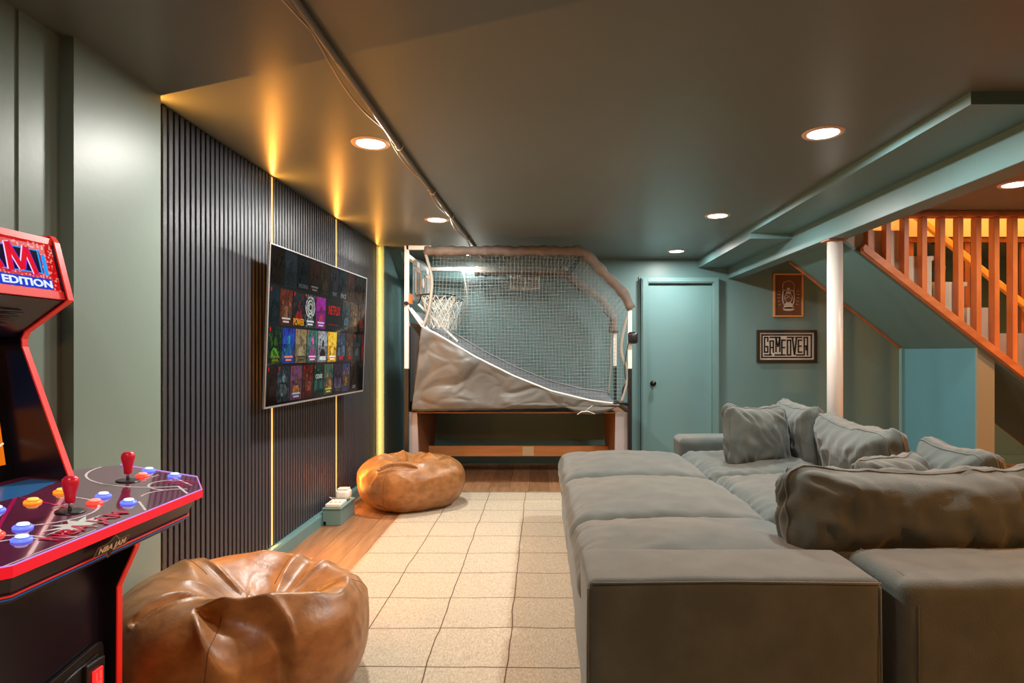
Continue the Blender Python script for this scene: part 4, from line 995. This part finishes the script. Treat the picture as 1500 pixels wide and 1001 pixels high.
# speaker panel below marquee (sloping) and screen bezel
bm = B(); faces(bm, [(-1.362, yi0, 1.392), (-1.362, yi1, 1.392), (-1.50, yi1, 1.290), (-1.50, yi0, 1.290), (-1.366, yi0, 1.40), (-1.366, yi1, 1.40), (-1.51, yi1, 1.298), (-1.51, yi0, 1.298)], [(0, 3, 2, 1), (4, 5, 6, 7), (0, 1, 5, 4), (1, 2, 6, 5), (2, 3, 7, 6), (3, 0, 4, 7)])
obj('speaker_panel', bm, CAB, AR)
for yy in (1.60, 1.28):
    bm = B()
    for q in range(4): tube(bm, [(-1.405-.014*q, yy-.03, 1.352-.0104*q), (-1.405-.014*q, yy+.03, 1.352-.0104*q)], .003, 5)
    obj('speaker_grille', bm, mat('grille', (.05, .05, .055), .5, metal=.4), AR)
bz = obj('screen_bezel', prism(B(), [(-1.50, .885), (-1.508, .885), (-1.565, 1.29), (-1.557, 1.29)], 'y', yi0, yi1), BLACKP, AR)
def scr(z): return -1.500-(z-.885)*(.057/.405)
bm = B(); SC_ = [(scr(.93)+.0015, .93), (scr(.93), .93), (scr(1.25), 1.25), (scr(1.25)+.0015, 1.25)]
prism(bm, SC_, 'y', yi0+.04, 1.690); obj('game_screen', bm, em((.90, .45, .08)), AR, label='lit screen showing an orange basketball court')
for a, b in (((1.60, .95), (1.69, .99)), ((1.52, .935), (1.60, 1.07))):
    bm = B(); bar(bm, (scr(a[1])+.003, a[0], a[1]), (scr(b[1])+.003, b[0], b[1]), .002, .005, (1, 0, .1)); obj('court_marking', bm, em((.95, .9, .8)), AR)
bm = B(); prism(bm, [(scr(1.08)+.002, 1.08), (scr(1.08)+.004, 1.08), (scr(1.25)+.004, 1.25), (scr(1.25)+.002, 1.25)], 'y', yi0+.04, 1.690); obj('crowd_band', bm, em((.10, .25, .40)), AR)
# marquee
ma, mb = Vector((-1.368, 0, 1.412)), Vector((-1.402, 0, 1.555)); mdv = (mb-ma); mn = Vector((mdv.z, 0, -mdv.x)).normalized()
def MP(y, f, d=0): p = ma+mdv*f+mn*d; return Vector((p.x, y, p.z))
def mslab(bm, ya, yb, f0, f1, d0, d1, mi=0):
    vs = [MP(y, f, d) for d in (d0, d1) for y, f in ((ya, f0), (yb, f0), (yb, f1), (ya, f1))]
    faces(bm, vs, [(0, 3, 2, 1), (4, 5, 6, 7), (0, 1, 5, 4), (1, 2, 6, 5), (2, 3, 7, 6), (3, 0, 4, 7)], mi); return bm
def marq():
    m = bpy.data.materials.new('marquee_red'); m.use_nodes = True; nt = m.node_tree; N = nt.nodes; L = nt.links; b = N['Principled BSDF']
    tc = N.new('ShaderNodeTexCoord'); v = N.new('ShaderNodeTexVoronoi'); v.inputs['Scale'].default_value = 110; L.new(tc.outputs['Object'], v.inputs[0])
    cr = N.new('ShaderNodeValToRGB'); cr.color_ramp.elements[0].color = (1, .42, .36, 1); cr.color_ramp.elements[1].color = (.55, .004, .006, 1)
    cr.color_ramp.elements[0].position = .12; cr.color_ramp.elements[1].position = .45; L.new(v.outputs['Distance'], cr.inputs[0])
    b.inputs['Base Color'].default_value = (.1, 0, 0, 1); b.inputs['Roughness'].default_value = .2
    L.new(cr.outputs[0], b.inputs['Emission Color']); b.inputs['Emission Strength'].default_value = 1.0
    return m
mq = obj('marquee_sign', mslab(B(), yi0, yi1, 0, 1, -.004, 0), marq(), AR, label='lit red sign panel')
bm = B(); mslab(bm, yi0, yi1, .97, 1.10, -.006, .006); mslab(bm, yi0, yi1, -.12, .04, -.006, .006); obj('red_border', bm, RED, AR)
bm = B(); mslab(bm, yi0+.03, 1.668, .36, .80, .0005, .0015); obj('dark_banner', bm, em((.10, .05, .16)), mq)
bm = B()
for f in (.355, .795): mslab(bm, yi0+.03, 1.668, f, f+.02, .001, .0022)
mslab(bm, 1.660, 1.665, .36, .80, .001, .0022); mslab(bm, 1.672, 1.684, .34, .74, .001, .0022)
obj('blue_outline', bm, em((.15, .62, .98)), mq)
bm = B(); mslab(bm, yi0+.06, 1.690, .06, .27, .0008, .002); obj('blue_plate', bm, em((.10, .25, .80)), mq)
my, mv = (0, 1, 0), tuple(mdv.normalized())
kw = dict(sx=.92, align='RIGHT', shear=.08)
def mbar(bm, p, q, wd, d0, d1):
    a = Vector(p); b = Vector(q); t_ = (b-a).normalized(); n_ = Vector((-t_.y, t_.x))*wd/2; mh = mdv.length
    vs = [MP(c.x, c.y/mh, d) for d in (d0, d1) for c in (a-n_, b-n_, b+n_, a+n_)]
    faces(bm, vs, [(0, 3, 2, 1), (4, 5, 6, 7), (0, 1, 5, 4), (1, 2, 6, 5), (2, 3, 7, 6), (3, 0, 4, 7)])
LM = [((1.566, .126), (1.562, .050)), ((1.566, .126), (1.598, .056)), ((1.598, .056), (1.622, .122)), ((1.622, .122), (1.640, .048))]
LA = [((1.468, .052), (1.500, .128)), ((1.500, .128), (1.536, .052)), ((1.484, .078), (1.520, .078))]
LJ = [((1.440, .128), (1.440, .066)), ((1.440, .066), (1.410, .056))]
for nm, st_ in (('letter_m', LM), ('letter_a', LA), ('letter_j', LJ)):
    bm = B(); [mbar(bm, a, b, .022, .0026, .0030) for a, b in st_]; lo_ = obj(nm, bm, em((.35, .22, .90)), mq)
    bm = B(); [mbar(bm, (a[0]-.002, a[1]+.001), (b[0]-.002, b[1]+.001), .0175, .0031, .0035) for a, b in st_]; obj('glint', bm, em((.98, .86, .96)), lo_)
    bm = B(); [mbar(bm, a, b, .0150, .0037, .0046) for a, b in st_]; obj('red_face', bm, em((.90, .05, .18)), lo_)
text('word_lettering', 'NBA', .085, MP(1.375, .58, .004), my, mv, em((.90, .05, .18)), mq, .0006, bold=.001, align='RIGHT', sx=.9)
text('edition_lettering', 'SHAQ EDITION', .028, MP(1.688, .155, .003), my, mv, em((.92, .95, 1.0)), mq, .0005, sx=1.45, bold=.0008, align='RIGHT')
# coin door
bm = B(); cd = [(1.47, .0), (1.47, .36), (1.485, .395), (1.51, .41), (1.68, .435), (1.70, .43), (1.708, .41), (1.708, 0)]
prism(bm, [(y-.002, z) for y, z in cd], 'x', -1.250, -1.238); COIN = mat('coin_door', (.018, .018, .02), .35)
cdo = obj('coin_door', bm, COIN, AR, bevel=.004)
bm = B(); prism(bm, [(1.495, .0), (1.495, .35), (1.52, .385), (1.67, .408), (1.688, .395), (1.688, 0)], 'x', -1.238, -1.232); obj('door_inset', bm, COIN, cdo, bevel=.003)
for yc, zc in ((1.648, .352), (1.555, .322)):
    obj('coin_slot_frame', box(B(), -1.232, -1.218, yc-.034, yc+.034, zc-.12, zc+.048), COIN, cdo, bevel=.004)
    obj('coin_button', box(B(), -1.218, -1.212, yc-.018, yc+.018, zc-.030, zc+.026), mat('coin_red', (.6, .01, .01), .3, emit=(1, .02, .02), estr=1.3), cdo, bevel=.002, label='glowing red coin button')
    bm = B(); box(bm, -1.212, -1.211, yc-.010, yc+.010, zc-.022, zc-.008); box(bm, -1.212, -1.211, yc-.010, yc-.006, zc-.004, zc+.018); box(bm, -1.212, -1.211, yc+.004, yc+.010, zc-.004, zc+.018)
    obj('coin_symbol', bm, em((.98, .35, .3)), cdo)
# control deck
def DZ(x): return .845-.0948*(x+.99)
YM = 1.44
right = [(-1.475, 1.735), (-1.368, 1.955), (-1.085, 1.895), (-.990, 1.755)]
left = [(x, 2*YM-y) for x, y in right][::-1]
pl = [(-1.475, 1.735)]+right[1:]+left[:-1]+[(-1.475, 2*YM-1.735)]
def deckpoly(bm, pts, d0, d1, mi=0):
    n = len(pts); vs = [(x, y, DZ(x)+d0) for x, y in pts]+[(x, y, DZ(x)+d1) for x, y in pts]
    faces(bm, vs, [tuple(range(n)), tuple(range(2*n-1, n-1, -1))]+[(i, i+n, (i+1) % n+n, (i+1) % n) for i in range(n)], mi)
    bmesh.ops.recalc_face_normals(bm, faces=bm.faces[:]); return bm
DECK = mat('deck_maroon', (0.12, 0.022, 0.065), 0.12, (0.15, 0.026, 0.08), 9, spec=.7, coat=.6)
dk = obj('control_deck', deckpoly(B(), pl, -.020, 0), DECK, AR, label='glossy maroon control deck with court lines')
def inset(pts, k): return [(-1.2+(x+1.2)*k, YM+(y-YM)*k) for x, y in pts]
bm = B()
ring = [(x, y) for x, y in pl[1:-1]]
for a, b in zip(ring, ring[1:]):
    A = Vector((a[0], a[1], DZ(a[0])-.011)); Bq = Vector((b[0], b[1], DZ(b[0])-.011)); d = (Bq-A).normalized(); nn = d.cross(Vector((0, 0, 1)))
    bar(bm, A-d*.001, Bq+d*.001, .022, .005, (0, 0, 1))
obj('deck_edge_red', bm, mat('deck_edge', (.85, .02, .04), .3, emit=(1, .01, .04), estr=.35), dk)
bm = B(); tube(bm, [(x, y, DZ(x)+.001) for x, y in ring], .0016, 6); obj('deck_edge_light', bm, em((.80, .60, .95)), dk)
# fascia below deck
bm = B(); fr = [(-.998, 1.745), (-1.09, 1.880), (-1.36, 1.94)]
k0 = [(x, y) for x, y in fr]; full = [(x, 2*YM-y) for x, y in reversed(fr)]+fr[0:0]
poly_ = [(-1.37, 2*YM-1.93), (-1.09, 2*YM-1.88), (-1.0, 2*YM-1.745), (-1.0, 1.745), (-1.09, 1.88), (-1.37, 1.93)]
lo = [(-1.36, 2*YM-1.90), (-1.11, 2*YM-1.85), (-1.025, 2*YM-1.72), (-1.025, 1.72), (-1.11, 1.85), (-1.36, 1.90)]
vs = [(x, y, DZ(x)-.0205) for x, y in poly_]+[(x, y, DZ(x)-.088) for x, y in lo]; n = 6
faces(bm, vs, [tuple(range(n)), tuple(range(2*n-1, n-1, -1))]+[(i, i+n, (i+1) % n+n, (i+1) % n) for i in range(n)]); bmesh.ops.recalc_face_normals(bm, faces=bm.faces[:])
obj('deck_fascia', bm, CAB, AR)
bm = B()
for q, (off, r) in enumerate(((.070, .0022),)):
    tube(bm, [(x+(.0045 if x > -1.05 else 0), y+(.003 if y > YM else -.003), DZ(x)-off) for x, y in [(a[0]*.26+b[0]*.74, a[1]*.26+b[1]*.74) for a, b in zip(poly_, lo)]], r, 6)
obj('red_pinstripe', bm, RED, AR)
bm = B(); tube(bm, [(x+(.0055 if x > -1.05 else 0), y+(.003 if y > YM else -.003), DZ(x)-.077) for x, y in [(a[0]*.16+b[0]*.84, a[1]*.16+b[1]*.84) for a, b in zip(poly_, lo)]], .0014, 6)
obj('blue_pinstripe', bm, em((.12, .30, .50)), AR)
# emblem on fascia
fd = Vector((-.025, 0, -.0675)).normalized(); fu = -fd; fo = Vector((-.9975, 1.395, .845-.048))
fn = Vector((0, 1, 0)).cross(fu).normalized()
def FP(y, v, d): return fo+Vector((0, y, 0))+fu*v+fn*d
def fpoly(bm, pts, d): bm.faces.new([bm.verts.new(FP(a, b, d)) for a, b in pts])
bm = B(); fpoly(bm, [(-.055, -.012), (-.05, .012), (-.02, .012), (0, .028), (.02, .012), (.055, .012), (.05, -.012), (.015, -.012), (0, -.030), (-.015, -.012)], .0028)
em_ = obj('emblem_shield', bm, mat('emblem_brown', (.25, .17, .10), .5), AR)
bm = B(); fpoly(bm, [(-.052, -.010), (-.047, .010), (-.018, .010), (0, .024), (.018, .010), (.052, .010), (.047, -.010), (.013, -.010), (0, -.026), (-.013, -.010)], .0034); obj('emblem_field', bm, BLACKP, em_)
text('emblem_lettering', 'NBA JAM', .020, FP(0, 0, .0040), (0, 1, 0), tuple(fu), mat('emblem_cream', (.75, .6, .42), .5), em_, .0003, sx=1.1, bold=.0006)
# court lines on the deck
WL_ = mat('court_white', (.75, .70, .72), .3)
def dline(bm, pts, w_=.006):
    for a, b in zip(pts, pts[1:]):
        a = Vector((a[0], a[1])); b = Vector((b[0], b[1])); d = (b-a).normalized()*w_/2; nn = Vector((-d.y, d.x))
        q = [a-d*.4-nn, b+d*.4-nn, b+d*.4+nn, a-d*.4+nn]
        bm.faces.new([bm.verts.new((p.x, p.y, DZ(p.x)+.0006)) for p in q]).normal_update()
def darc(cx, cy, r, a0, a1, n=20, ry=None): return [(cx+r*math.cos(a0+(a1-a0)*k/n), cy+(ry or r)*math.sin(a0+(a1-a0)*k/n)) for k in range(n+1)]
bm = B(); dline(bm, darc(-1.20, 1.90, .19, PI, PI*1.75)); obj('court_line', bm, WL_, dk)
bm = B(); dline(bm, [(-1.066, 1.766), (-1.0, 1.70)]); obj('court_line', bm, WL_, dk)
bm = B(); dline(bm, darc(-1.085, 1.775, .062, PI*.65, PI*1.6)); obj('court_line', bm, WL_, dk)
bm = B(); dline(bm, [(-1.16, 1.875), (-1.04, 1.79)]); obj('court_line', bm, WL_, dk)
bm = B(); dline(bm, darc(-1.22, 1.44, .13, -PI*.35, PI*.55)); obj('court_line', bm, WL_, dk)
bm = B(); dline(bm, [(-1.06, 1.585), (-1.0, 1.52)]); obj('court_line', bm, WL_, dk)
bm = B(); dline(bm, darc(-1.08, 1.17, .11, PI*.35, PI*.95)); obj('court_line', bm, WL_, dk)
bm = B(); dline(bm, [(-1.00, 1.10), (-1.0, 1.35)], .003); obj('court_line', bm, WL_, dk)
bm = B(); dline(bm, darc(-1.0, 1.66, .09, PI*.6, PI*1.1)); obj('court_line', bm, WL_, dk)
bm = B(); dline(bm, [(-1.20, 1.10), (-1.1, 1.25), (-1.0, 1.30)]); obj('court_line', bm, WL_, dk)
for pp, w_ in [([(-1.13, yy+.0), (-1.04, yy-.02)], .006) for yy in (1.80, 1.815, 1.83, 1.845)]+[([(-1.40+.05*q, 1.55), (-1.12, 1.47-.25*q)], .008) for q in range(2)]:
    bm = B(); dline(bm, pp, w_); obj('printed_stripe', bm, mat('print_magenta', (.45, .01, .12), .2), dk)
bm = B(); bm.faces.new([bm.verts.new((x, y, DZ(x)+.0008)) for x, y in ((-1.445, 1.42), (-1.44, 1.70), (-1.365, 1.70), (-1.325, 1.55), (-1.335, 1.42))]); dp = obj('instruction_plate', bm, mat('plate_blue', (.03, .16, .42), .2), dk, label='blue instruction plate')
bm = B()
for q in range(5):
    for s in range(7): 
        if random.random() < .85: dline(bm, [(-1.425+.017*q, 1.44+.035*s), (-1.425+.017*q, 1.462+.035*s+.008*random.random())], .003)
obj('instruction_print', bm, mat('print_pale', (.25, .50, .72), .3), dp)
# star burst logo with lettering
bm = B(); cxs, cys = -1.055, 1.37; P = []
for q in range(22):
    r = (.085 if q % 2 == 0 else .040); a = 2*PI*q/22; P.append((cxs+r*.55*math.cos(a), cys+r*math.sin(a)))
c0 = bm.verts.new((cxs, cys, DZ(cxs)+.0010)); vv = [bm.verts.new((x, y, DZ(x)+.0010)) for x, y in P]
for q in range(22): bm.faces.new((c0, vv[q], vv[(q+1) % 22]))
lg = obj('star_burst', bm, mat('burst_white', (.70, .78, .78), .25), dk)
dxu = Vector((0, 1, 0)); dyu = Vector((-1, 0, .0948)).normalized()
text('deck_lettering', 'NBA JAM', .058, (-1.035, 1.375, DZ(-1.035)+.0018), dxu, dyu, mat('burst_red', (.55, .02, .08), .25), lg, .0003, bold=.001)
for y_ in (1.84, 1.50, 1.23):
    text('button_caption', 'PASS  SHOOT', .011, (-1.19, y_, DZ(-1.19)+.0008), dxu, dyu, WL_, dk, .0002)
# buttons
COLS = {'blue': ((.10, .16, 1.0), (.55, .72, 1.0)), 'red': ((1.0, .05, .03), (1.0, .30, .22)), 'orange': ((1.0, .22, .01), (1.0, .55, .10))}
Tm = Matrix.Rotation(math.atan(.0948), 4, 'Y')
for (x, y, c) in ((-1.244, 1.907, 'blue'), (-1.217, 1.836, 'red'), (-1.140, 1.870, 'blue'), (-1.165, 1.600, 'blue'), (-1.139, 1.535, 'red'), (-1.074, 1.565, 'blue'),
                  (-1.265, 1.496, 'orange'), (-1.276, 1.600, 'orange'), (-1.138, 1.320, 'blue'), (-1.080, 1.250, 'blue'), (-1.149, 1.262, 'red'), (-1.281, 1.412, 'blue')):
    ec, tc_ = COLS[c]
    col_ = mat('button_collar_'+c, ec, .2, emit=ec, estr=1.4); plg = mat('button_plunger_'+c, tc_, .2, emit=tc_, estr=.85)
    bm = B(); lathe(bm, [(.0185, 0), (.0190, .003), (.0165, .006), (.0125, .0065)], (x, y, DZ(x)), 24, Tm)
    bt = obj('button', bm, col_, dk, True, label='glowing %s push button' % c)
    bm = B(); lathe(bm, [(.0120, .004), (.0120, .0095), (.0105, .0115), (.004, .0108)], (x, y, DZ(x)), 24, Tm); obj('plunger', bm, plg, bt, True)
    bm = B(); tube(bm, [Vector((x, y, DZ(x)))+(Tm @ Vector((.0122*math.cos(2*PI*q/24), .0122*math.sin(2*PI*q/24), .0072))) for q in range(24)], .0007, 4, closed=True); obj('rim', bm, mat('rim_'+c, tuple(v*.35 for v in ec), .3), bt)
# joysticks
JR = mat('joystick_red', (.75, .012, .05), .28, spec=.6)
for (x, y) in ((-1.217, 1.772), (-1.140, 1.456)):
    j = obj('joystick', lathe(B(), [(.031, 0), (.031, .002), (.026, .0035), (.008, .004)], (x, y, DZ(x)), 28, Tm), BLACKP, dk, True, label='joystick with a red bat-shaped top')
    bm = B(); lathe(bm, [(.0045, .003), (.0045, .030)], (x, y, DZ(x)), 12); obj('shaft', bm, mat('steel', (.6, .6, .6), .25, metal=1), j, True)
    bm = B(); lathe(bm, [(.009, .022), (.0105, .024), (.0115, .040), (.0165, .062), (.0180, .071), (.0165, .080), (.011, .086), (.002, .0875)], (x, y, DZ(x)), 24); obj('bat_top', bm, JR, j, True)
print('planks', cnt)
